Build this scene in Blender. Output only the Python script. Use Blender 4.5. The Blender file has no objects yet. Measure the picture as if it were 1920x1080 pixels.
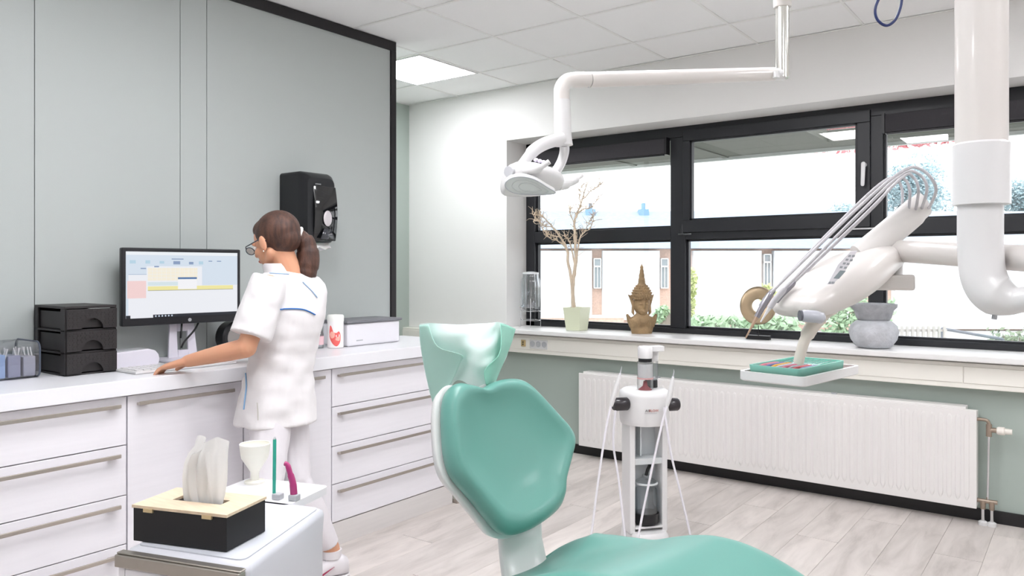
import bpy, bmesh, math, random
from mathutils import Vector as V, Matrix
random.seed(7)
S = bpy.context.scene
COL = S.collection
PI = math.pi
# ---------------------------------------------------------------- camera, world, exposure
FPX, YAW, CAMH, HOR = 1453.0, math.radians(36.777), 1.35, 504.0
FW = V((-math.sin(YAW), math.cos(YAW), 0)); RT = V((math.cos(YAW), math.sin(YAW), 0)); UP = V((0, 0, 1))
CP = V((0, 0, CAMH))
cd = bpy.data.cameras.new('camera'); cam = bpy.data.objects.new('camera', cd); COL.objects.link(cam)
cam.location = CP; cam.rotation_euler = (PI/2, 0, YAW)
cd.sensor_width = 36; cd.lens = 36*FPX/1920; cd.shift_y = -(540-HOR)/1920; cd.clip_end = 400; cd.clip_start = .05
S.camera = cam
W = bpy.data.worlds.new('overcast_sky'); S.world = W; W.use_nodes = True
wn = W.node_tree.nodes; wl = W.node_tree.links
bg = wn['Background']; bg.inputs[1].default_value = 2.2
tc = wn.new('ShaderNodeTexCoord'); sx = wn.new('ShaderNodeSeparateXYZ'); wr = wn.new('ShaderNodeValToRGB')
wl.new(tc.outputs['Generated'], sx.inputs[0]); wl.new(sx.outputs['Z'], wr.inputs[0]); wl.new(wr.outputs[0], bg.inputs[0])
wr.color_ramp.elements[0].color = (.94, .97, 1, 1); wr.color_ramp.elements[1].color = (.88, .94, 1, 1)
S.view_settings.view_transform = 'Standard'; S.view_settings.look = 'None'; S.view_settings.gamma = 1
S.view_settings.use_curve_mapping = False
S.view_settings.exposure = 0.56
LED = 14.5            # luminance of the ceiling LED panels
# ---------------------------------------------------------------- helpers
def at(u, v, d):     # photo pixel + distance along the view axis -> world point
    return CP + (FW + RT*((u-960)/FPX) + UP*((HOR-v)/FPX))*d
def ray(u, v): return FW + RT*((u-960)/FPX) + UP*((HOR-v)/FPX)
def onx(u, v, x): r = ray(u, v); return CP + r*(x/r.x)
def onz(u, v, z): r = ray(u, v); return CP + r*((z-CAMH)/r.z)
def rdh(r, d, h=0): return RT*r + FW*d + UP*h       # a direction
def lin(h):
    h = h.lstrip('#'); c = [int(h[i:i+2], 16)/255 for i in (0, 2, 4)]
    return tuple((x/12.92 if x <= .04045 else ((x+.055)/1.055)**2.4) for x in c) + (1,)
WM = {}
def tag(o, label=None, cat=None, group=None, kind=None):
    for k, v in (('label', label), ('category', cat), ('group', group), ('kind', kind)):
        if v: o[k] = v
    return o
def thing(name, label, cat, loc=(0, 0, 0), rz=0, group=None, kind=None):
    o = bpy.data.objects.new(name, None); COL.objects.link(o); o.empty_display_size = .05
    o.location = loc; o.rotation_euler = (0, 0, rz)
    WM[o] = Matrix.Translation(V(loc)) @ Matrix.Rotation(rz, 4, 'Z')
    return tag(o, label, cat, group, kind)
def frame(o, x, y, z):
    m = Matrix((x, y, z)).transposed().to_4x4(); m.translation = V(o); return m
class MB:
    def __init__(s, M=None): s.v = []; s.f = []; s.M = M; s.mi = []
    def add(s, vs, fs, mi=0):
        n = len(s.v); s.v += [(s.M @ V(p)) if s.M else V(p) for p in vs]
        s.f += [tuple(i+n for i in f) for f in fs]; s.mi += [mi]*len(fs); return s
    def box(s, a, b, mi=0):
        (x0, y0, z0), (x1, y1, z1) = a, b
        return s.add([(x0,y0,z0),(x1,y0,z0),(x1,y1,z0),(x0,y1,z0),(x0,y0,z1),(x1,y0,z1),(x1,y1,z1),(x0,y1,z1)],
              [(0,3,2,1),(4,5,6,7),(0,1,5,4),(1,2,6,5),(2,3,7,6),(3,0,4,7)], mi)
    def rings(s, R, cap=True, closed=False, mi=0):     # R: list of rings with equal counts
        n = len(R[0]); vs = [p for r in R for p in r]; fs = []
        m = len(R)
        for i in range(m if closed else m-1):
            a = i*n; b = ((i+1) % m)*n
            for j in range(n):
                k = (j+1) % n; fs.append((a+j, a+k, b+k, b+j))
        if cap and not closed: fs += [tuple(range(n))[::-1], tuple(range((m-1)*n, m*n))]
        return s.add(vs, fs, mi)
    def tube(s, pts, r, n=12, cap=True, mi=0, closed=False, flat=None):
        pts = [V(p) for p in pts]; rr = r if isinstance(r, (list, tuple)) else [r]*len(pts)
        R = []; up = None; m = len(pts)
        for i, p in enumerate(pts):
            if closed: t = pts[(i+1) % m]-pts[i-1]
            else: t = pts[min(i+1, m-1)]-pts[max(i-1, 0)]
            t.normalize()
            if up is None:
                up = V((0, 0, 1)) if abs(t.z) < .9 else V((1, 0, 0))
            a = t.cross(up).normalized(); b = a.cross(t).normalized(); up = b
            fl = flat if flat else 1
            R.append([p + a*(rr[i]*math.cos(2*PI*k/n)) + b*(rr[i]*fl*math.sin(2*PI*k/n)) for k in range(n)])
        return s.rings(R, cap, closed, mi)
    def cyl(s, a, b, r, r2=None, n=20, mi=0): return s.tube([a, b], [r, r if r2 is None else r2], n, True, mi)
    def lathe(s, prof, c=(0, 0, 0), n=24, mi=0, cap=True):   # prof [(r,z)]
        c = V(c)
        return s.rings([[c+V((max(r, 1e-4)*math.cos(2*PI*k/n), max(r, 1e-4)*math.sin(2*PI*k/n), z)) for k in range(n)] for r, z in prof], cap, False, mi)
    def ell(s, c, ax, n=16, m=10, mi=0):    # ax: three half-axis vectors
        c = V(c); ax = [V(a) for a in ax]; R = []
        for i in range(m+1):
            t = -PI/2+PI*i/m; t = max(min(t, PI/2-.02), -PI/2+.02)
            R.append([c+ax[0]*(math.cos(t)*math.cos(2*PI*k/n))+ax[1]*(math.cos(t)*math.sin(2*PI*k/n))+ax[2]*math.sin(t) for k in range(n)])
        return s.rings(R, True, False, mi)
    def caps(s, a, b, r1, r2, n=16):         # tapered capsule
        a = V(a); b = V(b); d = (b-a).normalized(); P = []; r = []
        for t in (-.98, -.8, -.5, 0): P.append(a+d*(r1*t)); r.append(r1*math.sqrt(1-t*t))
        for t in (0, .5, .8, .98): P.append(b+d*(r2*t)); r.append(r2*math.sqrt(1-t*t))
        return s.tube(P, r, n)
    def prism(s, pts, off, mi=0):            # polygon pts extruded by vector off
        pts = [V(p) for p in pts]; off = V(off)
        return s.rings([pts, [p+off for p in pts]], True, False, mi)
    def build(s, name, mats, parent=None, bev=0, seg=2, smooth=None, loc=None, sub=0, mods=(), rz=0):
        if parent is not None: B = WM[parent]
        else: B = Matrix.Translation(V(loc or (0, 0, 0))) @ Matrix.Rotation(rz, 4, 'Z')
        Bi = B.inverted()
        me = bpy.data.meshes.new(name); me.from_pydata([Bi @ p for p in s.v], [], s.f)
        if not isinstance(mats, (list, tuple)): mats = [mats]
        for m in mats: me.materials.append(m)
        for p, k in zip(me.polygons, s.mi): p.material_index = k
        bm = bmesh.new(); bm.from_mesh(me); bmesh.ops.recalc_face_normals(bm, faces=bm.faces); bm.to_mesh(me); bm.free()
        if smooth is None: smooth = 40
        if smooth or bev:
            me.shade_smooth()
            if smooth and not bev: me.set_sharp_from_angle(angle=math.radians(smooth))
        o = bpy.data.objects.new(name, me); COL.objects.link(o)
        if parent is not None: o.parent = parent
        else: o.location = loc or (0, 0, 0); o.rotation_euler = (0, 0, rz)
        WM[o] = B
        if bev:
            b = o.modifiers.new('bevel', 'BEVEL'); b.width = bev; b.segments = seg; b.harden_normals = True; b.angle_limit = math.radians(35)
        if sub:
            b = o.modifiers.new('sub', 'SUBSURF'); b.levels = sub; b.render_levels = sub
        for m in mods:
            b = o.modifiers.new(m[0].lower(), m[0])
            for k, v in m[1].items(): setattr(b, k, v)
        return o
def bake(o):       # apply modifiers into the mesh
    dg = bpy.context.evaluated_depsgraph_get(); dg.update()
    me = bpy.data.meshes.new_from_object(o.evaluated_get(dg)); mats = list(o.data.materials)
    o.modifiers.clear(); o.data = me
    if not me.materials:
        for m in mats: me.materials.append(m)
    me.shade_smooth(); return o
def spline(P, n=8, closed=False):
    P = [V(p) for p in P]; out = []; m = len(P)
    for i in range(m if closed else m-1):
        if closed: a, b, c, d = P[i-1], P[i], P[(i+1) % m], P[(i+2) % m]
        else: a, b, c, d = P[max(i-1, 0)], P[i], P[i+1], P[min(i+2, m-1)]
        for k in range(n):
            t = k/n
            out.append(.5*((2*b)+(c-a)*t+(2*a-5*b+4*c-d)*t*t+(3*b-a-3*c+d)*t**3))
    if not closed: out.append(P[-1])
    return out
def mat(name, col, rough=.5, metal=0, noise=0, nscale=8, bump=0, bscale=60, trans=0, alpha=1, coat=0, emis=None, es=0, stretch=(1, 1, 1), col2=None, ior=1.45, sheen=0, sss=0):
    m = bpy.data.materials.new(name); m.use_nodes = True; N = m.node_tree.nodes; L = m.node_tree.links
    p = N['Principled BSDF']; c = lin(col) if isinstance(col, str) else tuple(col)+(1,)
    p.inputs['Base Color'].default_value = c; p.inputs['Roughness'].default_value = rough; p.inputs['Metallic'].default_value = metal
    p.inputs['IOR'].default_value = ior; p.inputs['Transmission Weight'].default_value = trans; p.inputs['Alpha'].default_value = alpha
    p.inputs['Coat Weight'].default_value = coat; p.inputs['Sheen Weight'].default_value = sheen
    if sss: p.inputs['Subsurface Weight'].default_value = sss; p.inputs['Subsurface Scale'].default_value = .01
    if emis: p.inputs['Emission Color'].default_value = lin(emis); p.inputs['Emission Strength'].default_value = es
    if noise or bump:
        t = N.new('ShaderNodeTexCoord'); mp = N.new('ShaderNodeMapping'); L.new(t.outputs['Object'], mp.inputs[0]); mp.inputs['Scale'].default_value = stretch
    if noise:
        n = N.new('ShaderNodeTexNoise'); n.inputs['Scale'].default_value = nscale; n.inputs['Detail'].default_value = 6; L.new(mp.outputs[0], n.inputs[0])
        r = N.new('ShaderNodeValToRGB'); L.new(n.outputs[0], r.inputs[0]); r.color_ramp.elements[0].position = .3; r.color_ramp.elements[1].position = .7
        k = lin(col2) if col2 else tuple(x*(1-noise) for x in c[:3])+(1,)
        r.color_ramp.elements[0].color = k; r.color_ramp.elements[1].color = c; L.new(r.outputs[0], p.inputs['Base Color'])
    if bump:
        n = N.new('ShaderNodeTexNoise'); n.inputs['Scale'].default_value = bscale; n.inputs['Detail'].default_value = 4; L.new(mp.outputs[0], n.inputs[0])
        b = N.new('ShaderNodeBump'); b.inputs['Strength'].default_value = bump; b.inputs['Distance'].default_value = .01; L.new(n.outputs[0], b.inputs['Height']); L.new(b.outputs[0], p.inputs['Normal'])
    return m
def thin_glass(name, tint=(1, 1, 1), refl=.06, rough=0.0):
    m = bpy.data.materials.new(name); m.use_nodes = True; N = m.node_tree.nodes; L = m.node_tree.links; N.clear()
    o = N.new('ShaderNodeOutputMaterial'); mx = N.new('ShaderNodeMixShader'); t = N.new('ShaderNodeBsdfTransparent'); g = N.new('ShaderNodeBsdfGlossy')
    fr = N.new('ShaderNodeLayerWeight'); fr.inputs[0].default_value = .3; ml = N.new('ShaderNodeMath'); ml.operation = 'MULTIPLY_ADD'; ml.inputs[1].default_value = .5; ml.inputs[2].default_value = refl
    L.new(fr.outputs['Fresnel'], ml.inputs[0]); t.inputs[0].default_value = tuple(tint)+(1,); g.inputs['Roughness'].default_value = rough
    L.new(ml.outputs[0], mx.inputs[0]); L.new(t.outputs[0], mx.inputs[1]); L.new(g.outputs[0], mx.inputs[2]); L.new(mx.outputs[0], o.inputs[0]); return m
white_wall = mat('white_wall_paint', '#ecebe9', .85, bump=.05, bscale=220)
green_wall = mat('sage_wall_paint', '#a9b4ad', .8, bump=.05, bscale=220)
panel_mat = mat('sage_grey_panel', '#b3b9b7', .42, bump=.02, bscale=180)
black_trim = mat('black_trim', '#1d1b1d', .45)
frame_mat = mat('anthracite_frame', '#26272b', .38)
white_lac = mat('white_lacquer', '#e8e6eb', .28)
wood_white = mat('white_woodgrain_laminate', '#ebe9ee', .4, noise=.03, nscale=14, stretch=(1, .25, 5))
plinth_mat = mat('whitewashed_plinth', '#dcd8d6', .5, noise=.07, nscale=10, stretch=(1, .3, 6))
top_mat = mat('white_worktop', '#e9e9ed', .3)
steel = mat('brushed_nickel', '#b9b2aa', .32, 1)
chrome = mat('chrome', '#d9dadc', .12, 1)
brass = mat('brass', '#a8988a', .35, .8)
cream_plastic = mat('warm_white_plastic', '#d8d3cf', .3, coat=.3)
white_plastic = mat('white_plastic', '#dad9d9', .3, coat=.2)
duct_mat = mat('cream_duct_plastic', '#efece4', .45)
grey_plastic = mat('grey_plastic', '#b3b5b9', .4)
black_plastic = mat('black_plastic', '#17171a', .35)
black_gloss = mat('black_gloss_plastic', '#101114', .06, coat=1)
paper = mat('soft_white_paper', '#e9e8e6', .9, bump=.2, bscale=60, sss=.1)
glass = thin_glass('window_glass')
clear = thin_glass('clear_plastic', (.97, .98, .985), .07)
clear2 = thin_glass('clear_bottle_glass', (.94, .955, .965), .1)
# ---------------------------------------------------------------- room shell
CZ = 2.765; WY = 4.84; XL = -4.73; XP = -3.49; XR = 2.6; YB = -2.2
WX0 = -3.67; WZ0 = .893; WZ1 = 2.356; WXR = 2.3; YF = 5.10
def struct(o): o['kind'] = 'structure'; return o
# floor
fl = struct(MB().box((XL, YB, -.12), (XR, YF+.3, -.004)).build('floor', mat('floor_base', '#a8a29d', .7)))
pm = bpy.data.materials.new('greywashed_plank'); pm.use_nodes = True; N = pm.node_tree.nodes; L = pm.node_tree.links; p = N['Principled BSDF']
t = N.new('ShaderNodeTexCoord'); oi = N.new('ShaderNodeObjectInfo'); ad = N.new('ShaderNodeVectorMath'); ad.operation = 'ADD'
cx = N.new('ShaderNodeCombineXYZ'); ml = N.new('ShaderNodeMath'); ml.operation = 'MULTIPLY'; ml.inputs[1].default_value = 37
L.new(oi.outputs['Random'], ml.inputs[0]); L.new(ml.outputs[0], cx.inputs[0]); L.new(ml.outputs[0], cx.inputs[1]); L.new(t.outputs['Object'], ad.inputs[0]); L.new(cx.outputs[0], ad.inputs[1])
mp = N.new('ShaderNodeMapping'); mp.inputs['Scale'].default_value = (7, 1.3, 1); L.new(ad.outputs[0], mp.inputs[0])
n1 = N.new('ShaderNodeTexNoise'); n1.inputs['Scale'].default_value = 1.6; n1.inputs['Detail'].default_value = 8; n1.inputs['Roughness'].default_value = .62; n1.inputs['Distortion'].default_value = .5; L.new(mp.outputs[0], n1.inputs[0])
r = N.new('ShaderNodeValToRGB'); L.new(n1.outputs[0], r.inputs[0]); e = r.color_ramp.elements
e[0].position = .3; e[0].color = lin('#bab2ad'); e[1].position = .62; e[1].color = lin('#d9d1cc'); x = e.new(.45); x.color = lin('#ccc4bf')
hs = N.new('ShaderNodeHueSaturation'); mr = N.new('ShaderNodeMapRange'); mr.inputs[3].default_value = .9; mr.inputs[4].default_value = 1.1
L.new(oi.outputs['Random'], mr.inputs[0]); L.new(mr.outputs[0], hs.inputs['Value']); L.new(r.outputs[0], hs.inputs['Color']); L.new(hs.outputs[0], p.inputs['Base Color'])
p.inputs['Roughness'].default_value = .5
pl = MB().box((-.0996, -.638, -.004), (.0996, .638, 0)).build('plank', pm, fl, bev=.0008, seg=1)
k = 0
for i in range(37):
    for j in range(7):
        x = XR-.1-i*.2; y = WY+.6-j*1.28-(i*.47) % 1.28
        if y+.64 < YB or (x < -3.2 and y < 3): continue
        o = pl if k == 0 else pl.copy()
        if k: COL.objects.link(o)
        o.location = (x, y, 0); k += 1
# ceiling: T-grid and tiles
tile_m = mat('mineral_ceiling_tile', '#fafafa', .9, bump=.12, bscale=300)
grid_m = mat('ceiling_grid_white', '#f1f1ef', .5)
ce = struct(MB().box((XL-.2, YB-.2, CZ+.012), (XR+.2, WY+.6, CZ+.15)).build('ceiling', grid_m))
gx = [-2.3+.62*k for k in range(-5, 9)]; gy = [3.72+.62*k for k in range(-11, 3)]
gx = sorted([XL]+[x for x in gx if XL+.1 < x < XR-.05]+[XR]); gy = sorted([YB]+[y for y in gy if YB+.05 < y < WY-.1]+[WY])
lights = {(-4.16, 3.72), (-1.68, 2.48), (.18, 3.10), (1.42, 1.86), (-1.68, .62), (.18, .62), (-2.3, 1.24), (-2.3, -1.24)}  # only the window-corner panel is seen; the others are added fill lights
base = None; tiles = []
for i in range(len(gx)-1):
    for j in range(len(gy)-1):
        x0, x1, y0, y1 = gx[i], gx[i+1], gy[j], gy[j+1]
        lit = any(abs(x0-a) < .05 and abs(y0-b) < .05 for a, b in lights)
        if lit:
            tiles.append((x0, y0)); continue
        w, h = x1-x0, y1-y0; g = .004
        if abs(w-.62) < .01 and abs(h-.62) < .01 and base is not None:
            o = base.copy(); COL.objects.link(o); o.location = (x0, y0, 0); continue
        o = MB().box((g, g, CZ+.003), (w-g, h-g, CZ+.0118)).build('ceiling_tile', tile_m, ce, bev=.003, seg=1); o.location = (x0, y0, 0)
        if abs(w-.62) < .01 and abs(h-.62) < .01: base = o
for xx in gx[1:-1]: MB().box((xx-.008, YB, CZ-.0022), (xx+.008, WY, CZ+.0028)).build('grid_bar', grid_m, ce, smooth=0)
for yy in gy[1:-1]: MB().box((XL, yy-.008, CZ-.0023), (XR, yy+.008, CZ+.0027)).build('grid_bar', grid_m, ce, smooth=0)
led = mat('led_diffuser', '#ffffff', .5, emis='#fbfbff', es=LED)
for k, (x, y) in enumerate(sorted(tiles)):
    vis = x < -4 and y > 3
    t = thing('ceiling_light', 'lit square white ceiling panel above the window corner' if vis else 'unseen square ceiling panel added as fill light over the treatment area', 'ceiling light', (x, y, CZ), group=None if vis else 'added fill panels over the treatment area')
    m = MB()
    for a, b in (((x+.006, y+.006), (x+.614, y+.022)), ((x+.006, y+.598), (x+.614, y+.614)), ((x+.006, y+.022), (x+.022, y+.598)), ((x+.598, y+.022), (x+.614, y+.598))):
        m.box(a+(CZ-.006,), b+(CZ+.0115,))
    m.build('frame', white_plastic, t)
    MB().box((x+.022, y+.022, CZ-.001), (x+.598, y+.598, CZ+.008)).build('diffuser', led, t)
# perimeter angle strip
m = MB(); m.box((XL, WY-.02, CZ-.003), (XR, WY-.0005, CZ)); m.box((XL+.0005, 3.46, CZ-.003), (XL+.02, WY-.02, CZ)); struct(m.build('trim_5', grid_m))
# walls
struct(MB().box((XL-.15, 3.0, 0), (XL, WY+.5, CZ+.012)).build('wall_left', green_wall))
wp = struct(MB().box((XL, YB, 0), (XP-.012, 3.43, CZ)).build('wall_partition', green_wall)); wp.name = 'wall_left_partition'
ys = [YB, -.6, .16, 1.381, 2.019, 2.158, 3.405]
for a, b in zip(ys, ys[1:]):
    MB().box((XP-.012, a+.0011, 0), (XP, b-.0011, CZ-.05)).build('wall_panel', panel_mat, wp, bev=.0015, seg=1)
struct(MB().box((XP-.02, YB, CZ-.058), (XP+.012, 3.447, CZ)).build('trim_1', black_trim, bev=.002, seg=1))
struct(MB().box((XP-.02, 3.405, .02), (XP+.012, 3.447, CZ-.058)).build('trim_2', black_trim, bev=.002, seg=1))
# window wall: parapet (sage), wall left of window, wall right, lintel
m = MB()
m.box((XL, WY, .85), (WX0, YF+.2, CZ+.012)); m.box((WX0, WY, WZ1), (WXR, YF+.2, CZ+.012)); m.box((WXR, WY, .85), (XR, YF+.2, CZ+.012))
struct(m.build('wall_back', white_wall, smooth=0))
struct(MB().box((XL, WY, -.05), (XR, YF+.2, .85)).build('wall_back_parapet', green_wall, smooth=0))
struct(MB().box((XR, YB, -.05), (XR+.15, YF+.2, CZ+.012)).build('wall_right', white_wall))
struct(MB().box((XL, YB-.15, -.05), (XR, YB, CZ+.012)).build('wall_front', white_wall))
struct(MB().box((-4.73, WY-.015, 0), (XR, WY, .066)).build('baseboard_back', black_trim, bev=.002, seg=1))
# sill + cable duct
struct(MB().box((WX0, 4.70, .858), (WXR, YF+.03, WZ0)).build('window_sill', mat('white_sill', '#e8e7e6', .35), bev=.008, seg=3)).name = 'trim_3'
dk = thing('cable_duct', 'long cream cable duct running under the window sill', 'cable duct', (XL, WY, .72))
MB().box((XL, 4.762, .712), (XR, WY, .848)).build('duct_body', duct_mat, dk, bev=.004)
MB().box((XL, 4.757, .74), (-.55, 4.7625, .828)).build('cover', duct_mat, dk, bev=.002, seg=1)
MB().box((-.546, 4.757, .74), (XR, 4.7625, .828)).build('cover', duct_mat, dk, bev=.002, seg=1)
so = thing('socket', 'small square brass socket on the cable duct beside the green bib', 'socket', (-3.44, 4.757, .78))
MB().box((-3.465, 4.749, .762), (-3.425, 4.757, .812)).build('plate', mat('yellowed_brass', '#c9b083', .4, .3), so, bev=.002)
m = MB()
for z in (.779, .795): m.cyl((-3.445, 4.7495, z), (-3.445, 4.746, z), .005)
m.build('hole', black_plastic, so)
ts = thing('socket', 'white triple power socket on the cable duct under the glass dispenser', 'socket', (-3.3, 4.757, .78))
MB().box((-3.385, 4.75, .752), (-3.225, 4.757, .818)).build('plate', white_plastic, ts, bev=.002)
for i in range(3):
    x = -3.358+i*.053; m = MB(); m.tube([V((x+.019*math.cos(a*PI/8), 4.749, .787+.019*math.sin(a*PI/8))) for a in range(16)], .003, 6, closed=True)
    m.cyl((x, 4.7505, .787), (x, 4.7485, .787), .016); m.build('outlet', grey_plastic, ts)
# ---------------------------------------------------------------- windows: one strip of fixed lights and a vent
def bar(m, x0, x1, z0, z1, y0=YF, y1=YF+.07): m.box((x0, y0, z0), (x1, y1, z1))
wroot = thing('window_1', None, None, (WX0, YF, WZ0), kind='structure')
TB, TT = 1.557, 1.645
m = MB()
bar(m, WX0, WXR, WZ1-.075, WZ1+.02); bar(m, WX0, WXR, WZ0, WZ0+.038); bar(m, WX0, WX0+.085, WZ0, WZ1)
mull = [(-2.402, -2.29), (-1.085, -1.01), (.18, .27), (1.4, 1.49)]
for a, b in mull: bar(m, a, b, WZ0+.038, WZ1-.075)
prev = WX0+.085
for a, b in mull+[(WXR-.08, WXR)]: bar(m, prev, a, TB, TT); prev = b
bar(m, WXR-.08, WXR, WZ0, WZ1)
m.build('window_frame', frame_mat, wroot, bev=.003, seg=1)
# rebate profiles and panes
rg = [(WX0+.085, -2.402), (-2.29, -1.085), (-1.01, .18), (.27, 1.4), (1.49, WXR-.08)]
for i, (a, b) in enumerate(rg):
    for (z0, z1, up) in ((WZ0+.038, TB, 0), (TT, WZ1-.075, 1)):
        if up and i == 1: continue
        m = MB(); t = .014
        bar(m, a, b, z0, z0+t, YF+.03, YF+.065); bar(m, a, b, z1-t, z1, YF+.03, YF+.065); bar(m, a, a+t, z0, z1, YF+.03, YF+.065); bar(m, b-t, b, z0, z1, YF+.03, YF+.065)
        m.build('glazing_bead', frame_mat, wroot)
        MB().box((a+t, YF+.048, z0+t), (b-t, YF+.054, z1-t)).build('pane', glass, wroot, smooth=0)
    MB().box((a, YF+.058, 2.135), (b, YF+.061, 2.137))  # noop
# opening vent in bay 2 (sits proud)
a, b = -2.30, -1.078; z0, z1 = 1.605, WZ1-.035; w = .052
sash = MB(); y0 = YF-.02
sash.box((a, y0, z0), (b, y0+.05, z0+.085)); sash.box((a, y0, z1-.075), (b, y0+.05, z1)); sash.box((a, y0, z0+.085), (a+w, y0+.05, z1-.075)); sash.box((b-.075, y0, z0+.085), (b, y0+.05, z1-.075))
sf = sash.build('sash', frame_mat, wroot, bev=.004, seg=2)
g2 = MB(); q = .012
g2.box((a+w, y0+.012, z0+.085), (a+w+q, y0+.05, z1-.075)); g2.box((b-.075-q, y0+.012, z0+.085), (b-.075, y0+.05, z1-.075)); g2.box((a+w, y0+.012, z0+.085), (b-.075, y0+.05, z0+.085+q)); g2.box((a+w, y0+.012, z1-.075-q), (b-.075, y0+.05, z1-.075))
g2.build('glazing_bead', frame_mat, sf)
MB().box((a+w+q, y0+.03, z0+.097), (b-.075-q, y0+.036, z1-.087)).build('pane', glass, sf, smooth=0)
h = MB(); hx = b-.03; h.cyl((hx, y0, 1.985), (hx, y0-.03, 1.985), .013); h.caps((hx, y0-.035, 1.988), (hx-.004, y0-.038, 1.862), .013, .011)
h.build('window_handle', mat('white_handle', '#ededee', .3, coat=.3), sf)
h = MB(); h.box((a-.03, y0-.012, 1.588), (a+.07, y0+.03, 1.598)); h.box((b-.1, y0-.012, 1.59), (b+.045, y0+.03, 1.60)); h.build('hinge_plate', chrome, wroot)
h = MB(); h.cyl((a-.005, YF-.012, 1.60), (a-.005, YF-.012, 1.665), .012, .008); h.build('hinge_cap', frame_mat, wroot)
# roller blind cassettes in bays 1, 3, 4, 5
blind_m = mat('charcoal_blind_fabric', '#3c3a3e', .8, noise=.25, nscale=40, stretch=(30, 1, 1))
names = ['in the left window bay', None, 'in the window bay behind the instrument arms', 'in the window bay right of the white post', 'in the far right window bay']
for i, (a, b) in enumerate(rg):
    if i == 1: continue
    t = thing('roller_blind', 'charcoal rolled-up blind cassette '+names[i], 'blind', (a, YF, 2.2), group=None)
    z1 = 2.275; z0 = 2.165
    MB().box((a+.02, YF-.055, z0), (b-.02, YF-.002, z1)).build('cassette', blind_m, t, bev=.006)
    MB().box((a+.004, YF-.06, z0-.006), (a+.02, YF-.0005, z1+.006)).build('end_bracket', black_plastic, t)
    MB().box((b-.02, YF-.06, z0-.006), (b-.004, YF-.0005, z1+.006)).build('end_bracket', black_plastic, t)
    MB().box((a+.03, YF-.05, z0-.012), (b-.03, YF-.03, z0)).build('bottom_bar', black_plastic, t, bev=.003)
# ---------------------------------------------------------------- exterior canopy
can = thing('roof_canopy', 'olive grey canopy soffit with pale edge outside above the windows', 'canopy', (-1, 6, 2.45))
so_m = mat('olive_soffit', '#5a5c52', .7, noise=.12, nscale=30, stretch=(20, 1, 1)); edge_m = mat('pale_fascia', '#c6cac6', .4)
CY0, CY1, CZ0 = YF+.2, 7.36, 2.45
m = MB()
ox0, ox1, oy0, oy1 = -1.83, 3.0, 5.6, 7.02
for x0, x1, y0, y1 in ((-6.5, ox0, CY0, CY1), (ox0, ox1, CY0, oy0), (ox0, ox1, oy1, CY1), (ox1, 6.5, CY0, CY1)): m.box((x0, y0, CZ0), (x1, y1, CZ0+.1))
m.build('soffit', so_m, can, smooth=0)
MB().box((-6.5, CY1, CZ0-.03), (6.5, CY1+.05, CZ0+.16)).build('fascia', edge_m, can)
for x in (-3.9, -2.9): MB().box((x, CY0, CZ0-.012), (x+.05, CY1, CZ0)).build('joint_strip', so_m, can)
# ---------------------------------------------------------------- outside world
gr = mat('pale_paving', '#c9c9c6', .9, noise=.15, nscale=.8)
struct(MB().box((-120, YF+.3, -1.0), (120, 160, -.9)).build('ground', gr)); GZ = -.9
CF = frame(CP, RT, FW, UP)
def A(u, v, d): return ((u-960)/FPX*d, d, (HOR-v)/FPX*d)
D = 28.
hw = mat('white_render', '#eceef0', .8); brick = mat('salmon_brick', '#e3c4b3', .8, noise=.2, nscale=20); roofm = mat('slate_blue_roof', '#a3b1c2', .7, noise=.15, nscale=6)
wf = mat('pale_window_frame', '#f4f4f2', .5); wg = mat('grey_window_pane', '#aab3b8', .1); chm = mat('blue_grey_chimney', '#7fa0c0', .8)
def fac(m, u0, u1, v0, v1, d0=D, dd=.4):
    x0, _, z1 = A(u0, v0, d0); x1, _, z0 = A(u1, v1, d0); m.box((x0, d0, z0), (x1, d0+dd, z1))
zg = GZ-CAMH
hs = thing('row_house', 'white rendered row of houses with grey-blue roof across the street', 'house', at(1150, 600, D)[:2]+(GZ,) if False else tuple(at(1150, 600, D).xy)+(GZ,))
m = MB(CF); x0 = A(930, 0, D)[0]; x1 = A(2300, 0, D)[0]; m.box((x0, D+.3, zg), (x1, D+7, A(0, 466, D)[2])); m.build('wall', brick, hs, smooth=0)
for (u0, u1, v0, v1) in ((1012, 1110, 470, 592), (1130, 1237, 470, 600), (1300, 1428, 470, 599), (1452, 1592, 470, 604), (1678, 1990, 452, 617)):
    m = MB(CF); fac(m, u0, u1, v0, v1, D, .35); m.build('render_panel', hw, hs, smooth=0)
for (u, v0, v1) in ((1113, 484, 541), (1239, 484, 541), (1432, 476, 540), (1640, 480, 540)):
    m = MB(CF)
    fac(m, u, u+15, v0, v0+2, D+.1, .2); fac(m, u, u+15, v1-2, v1, D+.1, .2); fac(m, u, u+2, v0, v1, D+.1, .2); fac(m, u+13, u+15, v0, v1, D+.1, .2); fac(m, u, u+15, v0+14, v0+17, D+.1, .2); fac(m, u+7, u+8, v0+16, v1, D+.1, .2)
    f_ = m.build('window', wf, hs, smooth=0); m = MB(CF); fac(m, u+2, u+13, v0+2, v1-2, D+.22, .05); m.build('pane', wg, f_, smooth=0)
m = MB(CF)
e0 = A(930, 466, D); rr = A(930, 396, D+3.5); 
m.add([(x0, D-.4, e0[2]), (x1, D-.4, e0[2]), (x1, D+3.5, rr[2]), (x0, D+3.5, rr[2]), (x1, D+7.4, e0[2]), (x0, D+7.4, e0[2])], [(0, 1, 2, 3), (3, 2, 4, 5), (0, 3, 5), (1, 4, 2), (0, 5, 4, 1)])
m.build('roof', roofm, hs, smooth=0)
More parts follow.
